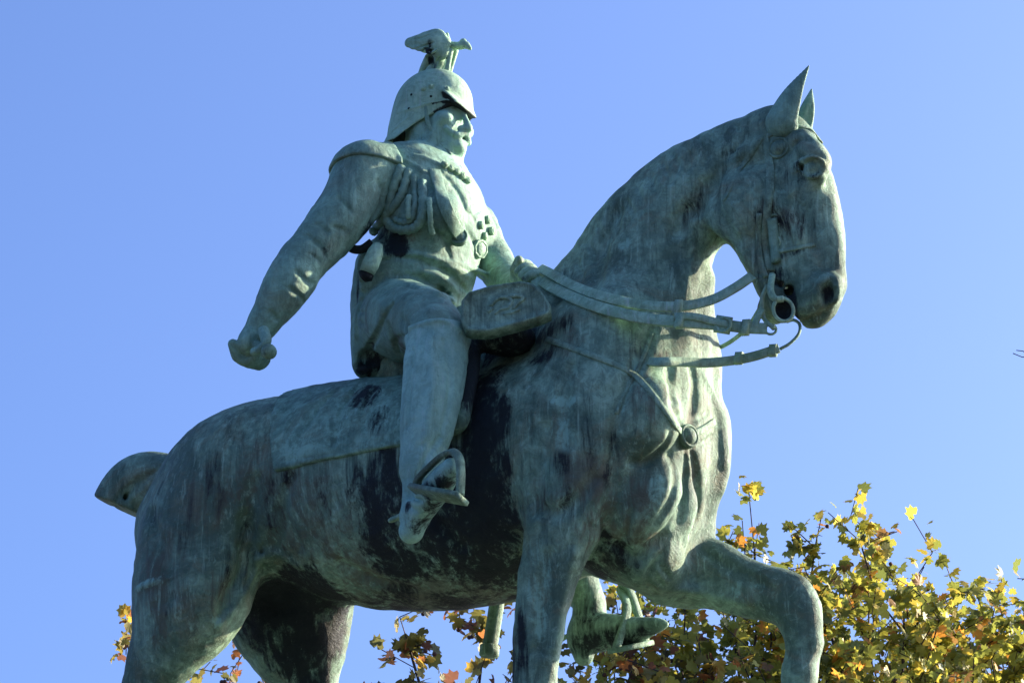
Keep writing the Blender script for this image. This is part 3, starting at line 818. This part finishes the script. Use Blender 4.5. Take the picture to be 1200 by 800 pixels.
me.attributes['stain_shade'].data.foreach_set('value', np.maximum(np.clip((-inn-.003)/.005, 0, 1.2), under*1.1).astype(np.float32))
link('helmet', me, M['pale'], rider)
rv_ = []
for x, y in ((482,111),(479,127),(505,113)):
    q = K.hit(x, y)
    if q is not None: raw('rivet', disc_data(q, K.grad(q), .0038, .001, .002, n=8), M['dark'], rider)
raw('chin_scale', join([tube_data(smooth_pts([hq(.035,-.083,-.02), hd(.03,-.075,-.04), hd(.05,-.05,-.085), hd(.078,-.028,-.118)], 5), .0065)]), M['rider'], rider)
for x, y in ((496,104),(505,101),(524,104)):
    q = K.hit(x, y)
    raw('helmet_ornament', disc_data(q, K.grad(q), .009, .003, .005, n=8), M['pale'], rider)
# ---- eagle on top of the helmet
E = Clay(P(513,58,0)-np.array([.14,.13,.12]), P(513,58,0)+np.array([.16,.13,.12]), .0024)
E.limb([N(508,92,0,16), N(509,86,0,11)], .01)
E.limb([N(510,88,0,9), N(514,76,0,9.5), N(518,64,0,9.5), N(525,56,0,7), N(532,54,0,5), N(539,54,0,4.6)], .006)
E.limb([N(541,53,0,5.0), N(546,53,0,4.6), N(551,57,0,2.2)], .004)
E.blob(N(543,49,0,1)[0], (.010,.010,.009), .004)
for s_ in (-1, 1):
    E.limb([N(517,62,.025*s_,10), N(507,50,.04*s_,11), N(494,48,.045*s_,9), N(480,50,.045*s_,6.5)], .006, .62)
    E.limb([N(520,52,.025*s_,9), N(512,42,.03*s_,8.5), N(498,44,.04*s_,7)], .006, .7)
    for k in range(4): E.limb([N(512-k*7,58-k,.055*s_,1.6), N(504-k*7,62-k*2,.05*s_,2.2), N(494-k*5,58-k*3,.05*s_,1.5)], .004, mode='add')
E.limb([N(524,52,0,6), N(524,40,0,2)], .004)
E.limb([N(505,70,0,7), N(498,80,0,5), N(494,88,0,4)], .006, 1.4)
E.limb([N(528,60,-.012,3.5), N(526,72,-.012,3), N(524,84,-.01,3.5)], .004); E.limb([N(534,60,.02,3.5), N(530,74,.02,3), N(526,86,.02,3.5)], .004)
for q in ([(485,46),(495,44),(505,40)],[(490,56),(498,54),(508,50)],[(500,64),(505,60),(512,57)],[(508,78),(512,72),(516,66)]): E.stroke(q, .003, .003)
E.stroke([(496,60),(504,68),(507,78)], .008, .006)
me, ev = E.mesh('helmet_eagle'); masks(me, ev, {'stain_shade': spots(E, [(500,60,8,5,.9),(507,66,7,10,.9),(505,52,5,6,.4),(510,78,3,6,.6)])})
link('helmet_eagle', me, M['pale'], rider)
# ---- shoulder cap
Z = Clay((-.32, -.36, 2.0), (.02, -.05, 2.3), .0045)
j0 = np.round((Z.lo-G.lo)/RV).astype(int)
def shell(name, lo, hi, thick, cuts, mat, feats=None, vox=None):
    """a raised layer of cloth or leather over the rider's body"""
    a = np.round((np.array(lo)-G.lo)/RV).astype(int); b = np.round((np.array(hi)-G.lo)/RV).astype(int)
    Q = Clay(G.lo+a*RV, G.lo+b*RV, RV); Q.n = b-a
    Q.F = G.F[a[0]:b[0], a[1]:b[1], a[2]:b[2]].copy(); Q.n = np.array(Q.F.shape)
    Q.F = np.maximum(Q.F-thick, -(Q.F+.008))
    for p, n_ in cuts: Q.plane(p, n_, Q.lo, Q.lo+Q.n*RV, .003)
    if feats: feats(Q)
    me, v = Q.mesh(name); masks(me, v, {}); return link(name, me, mat, rider)
p0, p1 = P(396,200,-.25), P(455,196,-.2)
dd = p1-p0; nc = np.cross(dd, np.array([.2,-1,.1])); nc = nc if nc[2] < 0 else -nc
shell('epaulette', (-.34,-.40,2.0), (.0,-.06,2.30), .010, [(p0, nc), (P(454,180,-.16), (.55,.85,.15))], M['rider'])
# boots: a shell over the shin, then foot, sole, heel
def boot_mesh(feet, name, cuts, lo, hi, sp, mat='boot'):
    a = np.round((np.array(lo)-G.lo)/RV).astype(int); b = np.round((np.array(hi)-G.lo)/RV).astype(int)
    a = np.maximum(a, 0); b = np.minimum(b, G.n)
    Q = Clay(G.lo+a*RV, G.lo+b*RV, RV)
    Q.F = G.F[a[0]:b[0], a[1]:b[1], a[2]:b[2]].copy(); Q.n = np.array(Q.F.shape)
    Q.F = np.maximum(Q.F-.009, -(Q.F+.010))
    for p, n_ in cuts: Q.plane(p, n_, Q.lo, Q.lo+Q.n*RV, .003)
    feet(Q)
    me, v = Q.mesh(name); masks(me, v, {'stain_shade': spots(Q, sp)}); return link(name, me, M[mat], rider)
def near_foot(Q):
    Q.limb([N(493,545,-.41,21), N(487,585,-.42,16), N(486,604,-.425,17)], .015)
    Q.limb([N(486,606,-.425,16), N(500,588,-.46,17), N(516,566,-.50,17), N(529,548,-.54,12)], .015)
    Q.limb([N(482,622,-.425,15), N(490,604,-.44,14)], .008)
    Q.stroke([(480,384),(500,378),(520,376),(540,388)], .006, .006, 'add', 0, taper=False)
    for q in ([(520,400),(528,440),(524,480),(516,510)],[(484,410),(480,450),(478,500)],[(490,560),(498,540),(508,522),(516,512)],[(476,575),(482,583),(494,586)],[(478,592),(486,598)]): Q.stroke(q, .006, .010)
    for q in ([(505,400),(508,450),(500,510)],): Q.stroke(q, .010, .02, 'add', -.003)
boot_mesh(near_foot, 'boot', [(P(512,381,-.37), (-.12,.1,1))], (-.1,-.655,.80), (.46,-.24,1.56), [(522,565,12,8,.9),(512,575,10,6,.8),(530,556,8,8,.7),(480,590,6,10,.5),(505,598,14,16,.5),(495,615,16,12,.45),(500,575,14,8,.6),(488,560,8,14,.35)])  # black spots inside the stirrup paint the shaded toe
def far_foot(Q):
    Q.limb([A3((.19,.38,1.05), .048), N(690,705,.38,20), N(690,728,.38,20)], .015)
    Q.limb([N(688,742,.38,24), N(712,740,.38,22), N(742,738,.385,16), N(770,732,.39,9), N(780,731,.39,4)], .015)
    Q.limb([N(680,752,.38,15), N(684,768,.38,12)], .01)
boot_mesh(far_foot, 'boot', [((.15,.35,1.42), (.1,.1,1))], (-.05,.22,.80), (.60,.55,1.5), [(690,755,24,12,.7),(720,748,24,12,.55),(688,720,16,20,.45),(750,745,20,8,.4)], 'horse')  # darker bronze and black spots put the horse's shade into this boot
# spurs
raw('spur', tube_data(smooth_pts([P(474,600,-.41), P(466,606,-.40), P(456,610,-.395)], 4), [.007]*8+[.005]), M['strap'], rider)
raw('spur', tube_data(smooth_pts([P(668,742,.37), P(660,748,.37), P(652,752,.37)], 4), .006), M['strap'], rider)
# ---- stirrups
def stirrup(pts, tread, w):
    p = smooth_pts([P(*q) for q in pts], 6)
    a, b = P(*tread[0]), P(*tread[1])
    raw('stirrup', join([ribbon_data(p, np.cross(frames(p), np.array([.35,.8,.5])), w, .012), ribbon_data([a, (a+b)/2, b], (.3,.25,.9), .05, .014)]), M['horse'], rider)
stirrup([(488,570,-.50),(491,560,-.51),(504,546,-.53),(519,533,-.55),(530,529,-.56),(538,537,-.57),(540,556,-.57),(539,580,-.56)], ((486,574,-.50),(541,584,-.565)), .022)
stirrup([(722,760,.33),(735,715,.36),(727,690,.38),(737,690,.38),(748,720,.41),(757,752,.43)], ((718,762,.33),(760,753,.43)), .022)
raw('stirrup_strap', ribbon_data(smooth_pts([P(725,640,.36), P(728,670,.37), P(732,694,.38)], 4), (0,1,0), .03, .008), M['strap'], rider)
# ---- baton in the fist
ba, bb = P(291,400,-.425), P(315,412,-.47)
bd = (bb-ba)/np.linalg.norm(bb-ba)
raw('baton', tube_data([ba-bd*.02, ba, bb-bd*.012, bb-bd*.008, bb, bb+bd*.012, bb+bd*.018], [.014,.015,.016,.020,.021,.018,.008], 14), M['horse'], rider)
# ---- gloved left hand on the reins
Hn = Clay(P(615,325,.03)-.13, P(615,325,.03)+.13, .003)
Hn.limb([(P(600,333,.10), .036), (P(614,330,.05), .034), (P(624,328,.02), .032)], .012)
for k in range(4):
    x0, y0, d = 612+k*4.5, 316+k*4.2, .03-k*.018
    Hn.limb([(P(x0+8,y0+3,d+.03), .016), (P(x0+6,y0-5,d-.0), .0155), (P(x0-3,y0-6,d-.02), .014), (P(x0-9,y0-1,d-.02), .013)], .0035)
Hn.limb([(P(604,326,.03), .017), (P(606,312,.01), .0145), (P(608,305,0), .013)], .004)
me, v = Hn.mesh('hand'); masks(me, v, {'stain_shade': spots(Hn, [(612,326,10,3,.5),(620,333,8,3,.5)])})
link('hand', me, M['strap'], rider)
raw('rein_loop', join([ribbon_data(smooth_pts([P(624,322,-.03), P(633,334,-.05), P(640,344,-.06), P(636,351,-.06), P(627,346,-.05), P(620,335,-.03)], 5), (.3,-.95,0), .03, .007)]), M['strap'], rider)
# ---- cords, medals, sash
def drape(pts, r, off=.004, n=5):
    q = [];
    for i in range(len(pts)-1):
        for k in range(n): q.append((pts[i][0]+(pts[i+1][0]-pts[i][0])*k/n, pts[i][1]+(pts[i+1][1]-pts[i][1])*k/n))
    q.append(pts[-1]); p = np.array([G.hit(x, y, 1) for x, y in q]); nn = np.array([G.grad(a) for a in p]); p = p+nn*off
    for _ in range(3): p[1:-1] = (p[:-2]+2*p[1:-1]+p[2:])/4
    rr = np.full(len(p), r)*(1+.16*np.sin(np.arange(len(p))*2.4)); return tube_data(p, rr)
raw('aiguillette', join([drape([(470,196),(462,215),(455,240),(453,256),(460,266),(474,270),(488,267),(496,256),(497,236),(494,215)], .0135),
    drape([(478,200),(474,222),(468,236),(456,250),(446,262),(438,274)], .0125), drape([(484,206),(486,225),(488,240),(484,258),(474,262),(464,257)], .009)]), M['rider'], rider)
for a, b in (((482,233),(482,257)), ((504,236),(506,275))):
    raw('cord_tag', drape([a, ((a[0]+b[0])/2, (a[1]+b[1])/2), b], .008, .012), M['pale'], rider)
def plate(name, pts, w, t, mat, off=.004):
    return raw(name, hug(G, pts, w, t, off), mat, rider)
plate('order_sash', [(508,200),(514,222),(521,242),(529,260),(537,275)], .036, .007, M['rider'])
raw('sash_rosette', disc_data(G.hit(537,279)+np.array([.004,-.006,0]), (.5,-.85,.1), .026, .009, .010), M['rider'], rider)
for k, (x, y) in enumerate(((520,194),(527,198),(534,202),(541,207),(547,212))):
    q = G.hit(x, y, 1); raw('collar_link', disc_data(q+G.grad(q)*.004, G.grad(q), .011, .006, .004, n=10), M['strap'], rider)
for k, (x, y) in enumerate(((562,264),(570,258),(566,277),(575,271))):
    q = G.hit(x, y, 1); raw('medal', disc_data(q+G.grad(q)*.006, G.grad(q), .012, .005, .004, n=14), M['pale'], rider)
q = G.hit(560,292, 1); raw('order_star', disc_data(q+G.grad(q)*.006, G.grad(q), .028, .008, .006, n=8), M['pale'], rider)
# sword knot and hoop at the waist
raw('sword_hoop', tube_data(smooth_pts([P(430,262,-.20), P(414,272,-.22), P(406,282,-.22), P(412,291,-.215), P(424,292,-.20), P(436,284,-.19)], 5), .012), M['dark'], rider)
raw('sword_knot', tube_data([P(443,287,-.21), P(440,296,-.215), P(434,310,-.22), P(430,320,-.22)], [.014,.022,.024,.021], 12), M['pale'], rider)
raw('knot_tassel', tube_data([P(431,318,-.218), P(428,324,-.218), P(425,327,-.218)], [.020,.022,.012], 12), M['dark'], rider)
raw('knot_flap', ribbon_data(smooth_pts([P(432,300,-.17), P(426,312,-.17), P(423,330,-.17)], 4), (.2,-.95,0), [.05,.045,.045,.04,.035,.03,.02,.012,.006], .012), M['rider'], rider)
raw('sword_scabbard', SCAB, M['horse'], rider)
# ---- saddle, and the holster flap in front of the knee
Sd = Clay((-.35, -.40, 1.1), (.45, .38, 1.85), .006)
Sd.limb([N(470,440,0,40), N(520,425,0,44), N(560,405,0,50), N(590,392,0,46)], .03, 1.1)
for s_ in (-1, 1): Sd.ell(P(560,395,.2*s_), P(625,395,.2*s_), .06, .05, .03)
Sd.limb([N(545,400,-.22,22), N(540,440,-.28,24), N(532,490,-.31,22)], .03, .5)
me, v = Sd.mesh('saddle'); masks(me, v, {'stain_shade': [(P(545,430,-.3), .10, .12, 1.0), (P(600,400,-.22), .2, .05, .75)]})  # dark band below the holster paints its shade
link('saddle', me, M['horse'], horse)
def holster():
    poly = [(541,378),(541,356),(549,346),(575,338),(610,333),(624,335),(636,345),(646,361),(646,369),(635,374),(605,383),(574,391),(553,391),(545,388)]
    yl = lambda x, y: -.36+(x-541)/105*.09-(y-360)*.0002
    c = P(594,362,-.33); a = P(541,362,yl(541,362)); b = P(646,362,yl(646,362)); t_ = P(594,335,-.30)
    ex = (b-a)/np.linalg.norm(b-a); nz_ = np.cross(ex, t_-c); nz_ /= np.linalg.norm(nz_); nz_ = nz_ if nz_[1] < 0 else -nz_
    V = []; rings = ((1.0, -.020), (1.0, .006), (.985, .011), (.92, .012), (.905, .007), (.5, .010), (.05, .011))
    cen = np.mean([P(x, y, yl(x, y)) for x, y in poly], axis=0)
    P3 = []
    for i in range(len(poly)):
        for k in range(3):
            x0, y0 = poly[i]; x1, y1 = poly[(i+1) % len(poly)]; P3.append(P(x0+(x1-x0)*k/3, y0+(y1-y0)*k/3, yl(x0+(x1-x0)*k/3, y0+(y1-y0)*k/3)))
    for s_, z in rings:
        for p in P3: V.append(cen+(p-cen)*s_+nz_*z)
    n = len(P3); F = [(j*n+i, j*n+(i+1) % n, (j+1)*n+(i+1) % n, (j+1)*n+i) for j in range(len(rings)-1) for i in range(n)]
    F.append(tuple(range(n))); F.append(tuple((len(rings)-1)*n+i for i in range(n)))
    return V, F, nz_
V, F, hn_ = holster()
ho = raw('pistol_holster', (V, F), M['horse'], horse)
orn = []
for a in ([(575,362),(583,354),(592,352),(600,356),(596,364),(588,366),(580,372)], [(596,352),(606,350),(614,353),(608,358),(602,366)], [(590,372),(600,370),(610,366)], [(572,370),(578,364)]):
    orn.append(tube_data(smooth_pts([P(x, y, -.36+(x-541)/105*.09)+hn_*.010 for x, y in a], 4), .0055))
raw('holster_emblem', join(orn), M['horse'], horse)
print('rider', round(time.time()-T0, 1))
# ================================================================ PEDESTAL, GROUND, TREES
def box_data(lo, hi, bev=.03):
    x0, y0, z0 = lo; x1, y1, z1 = hi; V = []; F = []
    loops = [(z0, 0), (z0, 0), (z1-bev, 0), (z1, bev)]
    pts = lambda z, b: [(x0+b, y0+bev*.0+b, z), (x1-b, y0+b, z), (x1-b, y1-b, z), (x0+b, y1-b, z)]
    for z, b in loops[1:]: V += pts(z, b)
    n = 3
    for j in range(n-1):
        for i in range(4): F.append((j*4+i, j*4+(i+1) % 4, (j+1)*4+(i+1) % 4, (j+1)*4+i))
    F.append((3, 2, 1, 0)); F.append((8, 9, 10, 11)); return V, F
ped = empty('stone_pedestal', (0, 0, 0)); tag(ped, 'tall grey granite pedestal carrying the bronze horse and rider', 'pedestal')
zt = PED_Z
raw('shaft', box_data((-2.0, -.85, .9), (2.3, .95, zt-.62)), M['granite'], ped, False, True)
raw('base', join([box_data((-2.6, -1.4, 0), (2.9, 1.5, .42), .05), box_data((-2.3, -1.12, .42), (2.6, 1.22, .9), .08)]), M['granite'], ped, False, True)
raw('cornice', join([box_data((-2.12, -.97, zt-.62), (2.42, 1.07, zt-.46), .04), box_data((-2.25, -1.1, zt-.46), (2.55, 1.2, zt-.22), .05)]), M['granite'], ped, False, True)
raw('plinth', box_data((-1.95, -.8, zt-.22), (2.2, .9, zt-.003)), M['horse'], ped, False, True)
gv = [(-400, -400, 0), (400, -400, 0), (400, 400, 0), (-400, 400, 0)]
gr = raw('ground', (gv, [(0, 1, 2, 3)]), M['paving'], None, False, True); tag(gr, kind='structure')

# a hand-shaped leaf: five pointed lobes, folded along its ribs
LO = []
for i, (a, r) in enumerate([(-90,.10),(-62,.42),(-28,.56),(-16,.70),(4,.80),(22,.60),(40,.70),(52,.94),(66,.66),(78,.72),(90,1.05)]):
    LO.append((cos(radians(a))*r, sin(radians(a))*r))
right = LO; left = [(-x, y) for x, y in LO[::-1][1:]]
OUT = np.array(right+left[:-1] if left[-1][0] == 0 else right+left)
LEAF = np.vstack([[0, -.05], OUT])
LZ = -.25*(LEAF[:, 0]**2)-.12*LEAF[:, 1]**2+.08*np.abs(LEAF[:, 0])
LF = np.array([(0, i, i % (len(LEAF)-1)+1) for i in range(1, len(LEAF))])
PAL = {'gold': [((.17,.185,.035),.36),((.26,.25,.040),.32),((.33,.26,.040),.15),((.10,.12,.03),.12),((.40,.18,.03),.05),((.15,.085,.03),.03)],
       'rust': [((.13,.12,.030),.30),((.21,.17,.035),.22),((.33,.22,.035),.10),((.07,.07,.024),.14),((.26,.10,.03),.12),((.11,.05,.03),.12)]}
def azim(px):
    d = ray(px, 400); v = np.array([d[0], d[1]]); return v/np.linalg.norm(v)
CW = W(CAM)
def at(px, py, D):
    """world point seen at a picture point, D metres away over the ground"""
    d = ray(px, py); return CW+d*(D/np.hypot(d[0], d[1]))
def tree(label, px, D, lobes, seed, pal, leafs, spacing=.42, extra=(), nballs=14, lsize=.105, keep=1.0):
    """lobes = (px, top py, radius m, height radius m)"""
    rng = np.random.RandomState(seed)
    base = at(px, 400, D)
    root = empty('plane_tree', (base[0], base[1], 0)); tag(root, label, 'tree', 'autumn plane trees behind the statue')
    C0 = []
    for lx, ly, R, Rz, *dd in lobes:
        top = at(lx, ly, D+(dd[0] if dd else 0)); C0.append((np.array([top[0], top[1], top[2]-Rz]), R, Rz))
    pts = []
    for c, R, Rz in C0:
        n = int(70*R*R*Rz*4.19/(spacing**3)/22)+60
        q = rng.randn(n*3, 3); q /= np.linalg.norm(q, axis=1)[:, None]
        q = q*(rng.rand(len(q), 1)**.42)
        wob = 1+.16*np.sin(q[:, :1]*5+seed)+.12*np.sin(q[:, 1:2]*7+q[:, 2:]*4+seed*2)
        q = c+q*wob*np.array([R, R, Rz]); q = q[q[:, 2] > c[2]-Rz*.75]
        pts.append(q)
    pts = np.vstack(pts); rng.shuffle(pts)
    sel = []; cell = {}
    for p in pts:                                     # Poisson-like thinning; wider apart low down, out of sight
        sp = spacing if p[2] > 12.5 else spacing*1.9
        k = tuple((p//spacing).astype(int)); ok = True
        r_ = 1 if sp == spacing else 2
        for dx in range(-r_, r_+1):
            for dy in range(-r_, r_+1):
                for dz in range(-r_, r_+1):
                    for o in cell.get((k[0]+dx, k[1]+dy, k[2]+dz), ()):
                        if np.sum((o-p)**2) < sp*sp: ok = False
        if ok and rng.rand() < keep: sel.append(p); cell.setdefault(k, []).append(p)
    tips = np.array(sel)
    # skeleton: trunk, then every tip joined to the cheapest node already grown
    th = min(c[2]-Rz*.5 for c, R, Rz in C0); th = max(3.5, th*.75)
    nodes = [np.array([base[0], base[1], z]) for z in np.linspace(0, th, 8)]
    wig = rng.randn(8, 2)*.06
    for i in range(1, 8): nodes[i][:2] += wig[i]*i*.5
    par = [-1]+list(range(7)); path = [0.0]+[th/7*i for i in range(1, 8)]
    for c, R, Rz in C0:                               # leaders
        a = nodes[7]; b = c+np.array([0, 0, Rz*.55]); prev = 7
        for k in range(1, 9):
            t_ = k/8; q = a*(1-t_)+b*t_+rng.randn(3)*.13*(1-t_*.5); q[2] += .5*sin(pi*t_)*.4
            nodes.append(q); par.append(prev); path.append(path[prev]+np.linalg.norm(q-nodes[prev])); prev = len(nodes)-1
    order = np.argsort(np.linalg.norm(tips-nodes[7], axis=1)); leaf_at = []
    for e in extra:
        chain = [at(x, y, d) for x, y, d in e]; j = int(np.argmin(np.linalg.norm(np.array(nodes)-chain[0], axis=1)))
        for q in chain: nodes.append(q); par.append(j); path.append(path[j]+9); j = len(nodes)-1
    for t_ in order:
        p = tips[t_]; A = np.array(nodes[7:]); dist = np.linalg.norm(A-p, axis=1)
        up = np.maximum(A[:, 2]-p[2]-.1, 0)
        j = int(np.argmin(dist+.22*np.array(path[7:])+up*1.2))+7
        a = nodes[j]; L = np.linalg.norm(p-a); m = max(1, int(L/.35)); prev = j
        perp = rng.randn(3)*.05*L
        for k in range(1, m+1):
            s_ = k/m; q = a*(1-s_)+p*s_+perp*sin(pi*s_)+np.array([0, 0, .12*L*sin(pi*s_)*.6])
            nodes.append(q); par.append(prev); path.append(path[prev]+L/m); prev = len(nodes)-1
        leaf_at.append(prev)
    nodes = np.array(nodes); n = len(nodes); ar = np.zeros(n)
    kids = [[] for _ in range(n)]
    for i in range(n):
        if par[i] >= 0: kids[par[i]].append(i)
    for i in range(n-1, -1, -1):
        if not kids[i]: ar[i] = .0065**2.1
        if par[i] >= 0: ar[par[i]] += ar[i]
    rad = ar**(1/2.1); rad = np.minimum(rad, .34)
    V = []; F = []
    for i in range(1, n):
        a, b = nodes[par[i]], nodes[i]; d = b-a; L = np.linalg.norm(d)
        if L < 1e-5: continue
        d = d/L; k = 8 if rad[i] > .04 else (5 if rad[i] > .012 else 3)
        u = np.cross(d, [.3, .2, .93]); u /= np.linalg.norm(u); v = np.cross(d, u); o = len(V)
        ra = min(rad[par[i]], rad[i]*1.35)
        for c, r in ((a, ra), (b, rad[i])):
            for q in range(k): V.append(c+(u*cos(2*pi*q/k)+v*sin(2*pi*q/k))*r)
        for q in range(k): F.append((o+q, o+(q+1) % k, o+k+(q+1) % k, o+k+q))
    me = bpy.data.meshes.new('trunk'); me.from_pydata([tuple(v) for v in V], [], F); link('trunk', me, M['twig'], root)
    # leaves
    cen = []
    for j in leaf_at:
        p = nodes[j]; a = nodes[par[j]]; m = leafs if p[2] > 12.5 else max(3, leafs//2)
        m = max(2, int(m*(.5+rng.rand())))
        t_ = rng.rand(m, 1); cen.append(a+(p-a)*t_*1.05+rng.randn(m, 3)*.065)
    cen = np.vstack(cen); m = len(cen)
    nrm = rng.randn(m, 3)*.75+np.array([0, 0, .75]); nrm /= np.linalg.norm(nrm, axis=1)[:, None]
    t0 = rng.randn(m, 3)+np.array([0, 0, -.5]); bx = np.cross(nrm, t0); bx /= np.linalg.norm(bx, axis=1)[:, None]; by = np.cross(nrm, bx)
    sz = lsize*(.6+.6*rng.rand(m)); cup = .3+rng.rand(m)*2.8
    Lv = (cen[:, None]+bx[:, None]*LEAF[None, :, :1]*sz[:, None, None]+by[:, None]*LEAF[None, :, 1:]*sz[:, None, None]+nrm[:, None]*(LZ[None, :, None]*(sz*cup)[:, None, None])).reshape(-1, 3)
    nf = LF[None]+np.arange(m)[:, None, None]*len(LEAF)
    me = mesh_np('crown', Lv, nf.reshape(-1, 3))
    cl = np.array([c for c, w_ in PAL[pal]]); pw = np.array([w_ for c, w_ in PAL[pal]]); pw /= pw.sum()
    # neighbouring leaves tend to turn together
    patch = np.sin(cen @ np.array([1.3, .7, 1.9])+seed)+np.sin(cen @ np.array([-.6, 1.7, .9])*1.7)
    ci = rng.choice(len(cl), m, p=pw); warm = (patch > 1.1) & (rng.rand(m) < .35); ci[warm] = 2
    col = cl[ci]*1.7*(.6+.7*rng.rand(m, 1)); col = np.repeat(np.hstack([col, np.ones((m, 1))]), len(LEAF), axis=0)
    ca = me.color_attributes.new('leafcol', 'FLOAT_COLOR', 'POINT'); ca.data.foreach_set('color', col.astype(np.float32).ravel())
    link('crown', me, M['leaf'], root, False)
    # hanging seed balls
    if nballs:
        hi = np.array([j for j in leaf_at if nodes[j][2] > 13.2]); 
        if len(hi):
            sb = None
            for k in range(nballs):
                q = nodes[hi[rng.randint(len(hi))]]+np.array([rng.randn()*.06, rng.randn()*.06, -.10])
                if sb is None:
                    Vb = []; Fb = []; 
                    for i in range(7):
                        for j in range(10):
                            r_ = .024*(1+.08*((i+j) % 2)); Vb.append((r_*sin(pi*i/6)*cos(2*pi*j/10), r_*sin(pi*i/6)*sin(2*pi*j/10), r_*cos(pi*i/6)))
                    for i in range(6):
                        for j in range(10): Fb.append((i*10+j, i*10+(j+1) % 10, (i+1)*10+(j+1) % 10, (i+1)*10+j))
                    mb = bpy.data.meshes.new('seed_ball'); mb.from_pydata(Vb, [], Fb); sb = link('seed_ball', mb, M['fruit'], root); o = sb
                else:
                    o = sb.copy(); C.objects.link(o); o.parent = root
                o.location = Vector(q)-root.location
    return root
tree('tall golden green plane tree right of the raised foreleg, its crown the highest', 1020, 36, [(1010,574,.75,1.3), (1062,634,.8,1.2), (955,628,.75,1.2), (1010,640,1.5,1.4), (1060,690,1.6,1.6,2), (960,700,1.4,1.6,-1)], 3, 'gold', 13, .37, lsize=.105, keep=.85)
tree('plane tree at the right edge of the picture, golden green with orange leaves', 1240, 38, [(1215,694,.9,1.4), (1165,698,.6,1.0), (1120,745,1.0,1.2), (1260,735,3.2,2.6)], 8, 'gold', 13, .40, lsize=.105, keep=.85)
tree('plane tree behind the raised foreleg with one thin leafy twig beside the breast', 840, 35, [(882,556,.16,.5), (866,585,.30,.6), (855,620,.36,.8), (905,660,.5,.9), (800,690,1.6,1.7), (900,700,1.5,1.6)], 14, 'gold', 10, .34, lsize=.105)
tree('thin rusty plane tree with bare dark limbs seen between the forelegs', 700, 34, [(740,708,1.0,1.2), (690,790,1.0,1.3), (780,725,1.2,1.5)], 21, 'rust', 10, .40, lsize=.105, keep=.75)
tree('sparse rusty plane tree under the belly with sky between its twigs', 520, 33, [(480,708,.7,1.2), (560,695,.85,1.3), (520,775,1.5,1.8)], 33, 'rust', 9, .42, lsize=.12, keep=.7)
tree('plane tree low behind the hind legs, only its topmost leafy twigs showing', 250, 36, [(275,735,.8,1.2), (150,722,.16,.7), (165,800,.25,.6), (330,765,.8,1.2), (270,812,1.5,2.0)], 41, 'rust', 8, .40, lsize=.105, keep=.7)
tree('tall plane tree mostly beyond the right edge with one bare twig tip against the sky', 1560, 33, [(1540,300,2.0,2.6), (1600,420,2.8,3.2), (1500,560,1.6,2.2)], 52, 'gold', 8, .6,
     extra=[[(1400,450,33), (1300,436,33), (1240,426,32.9), (1208,418,32.9), (1198,418.5,32.9), (1187,414,32.9)], [(1208,418,32.9), (1199,411.5,32.9), (1191,410.5,32.9)]], nballs=0, lsize=.13)
print('place', round(time.time()-T0, 1))
# ================================================================ SKY, SUN, CAMERA
SUN_AZ, SUN_EL = radians(52), radians(20)      # azimuth from the horse's forward axis towards its left
w = bpy.data.worlds.new('World'); bpy.context.scene.world = w; w.use_nodes = True
t = w.node_tree; bg = t.nodes['Background']
sk = t.nodes.new('ShaderNodeTexSky'); sk.sky_type = 'NISHITA'; sk.sun_disc = False
sk.sun_elevation = SUN_EL; sk.sun_rotation = pi/2-SUN_AZ
sk.air_density = SKY_AIR; sk.dust_density = SKY_DUST; sk.ozone_density = SKY_OZ; sk.altitude = 50
tm = t.nodes.new('ShaderNodeMix'); tm.data_type = 'RGBA'; tm.blend_type = 'MULTIPLY'; tm.inputs[0].default_value = 1; tm.inputs[7].default_value = SKY_TINT
t.links.new(sk.outputs[0], tm.inputs[6]); t.links.new(tm.outputs[2], bg.inputs[0]); bg.inputs[1].default_value = SKY_STR
L = bpy.data.lights.new('sun', 'SUN'); L.energy = SUN_STR; L.angle = radians(.53); L.color = (1, .84, .62)
lo = bpy.data.objects.new('sun', L); C.objects.link(lo)
to = Vector((cos(SUN_EL)*cos(SUN_AZ), cos(SUN_EL)*sin(SUN_AZ), sin(SUN_EL)))
lo.rotation_euler = (-to).to_track_quat('-Z', 'Y').to_euler(); lo.location = (20, 5, 25)
cd = bpy.data.cameras.new('camera'); cam = bpy.data.objects.new('camera', cd); C.objects.link(cam)
cd.sensor_width = 36; cd.lens = FPX/1200*36; cd.clip_start = .1; cd.clip_end = 3000
rot = Matrix(((R_[0], U_[0], -F_[0]), (R_[1], U_[1], -F_[1]), (R_[2], U_[2], -F_[2])))
cam.matrix_world = Matrix.Translation(Vector(W(CAM))) @ rot.to_4x4()
sc = bpy.context.scene; sc.camera = cam
sc.render.resolution_x = 1024; sc.render.resolution_y = 682
sc.view_settings.view_transform = 'Standard'; sc.view_settings.look = 'None'; sc.view_settings.gamma = 1
sc.view_settings.use_curve_mapping = False; sc.view_settings.exposure = EXPO
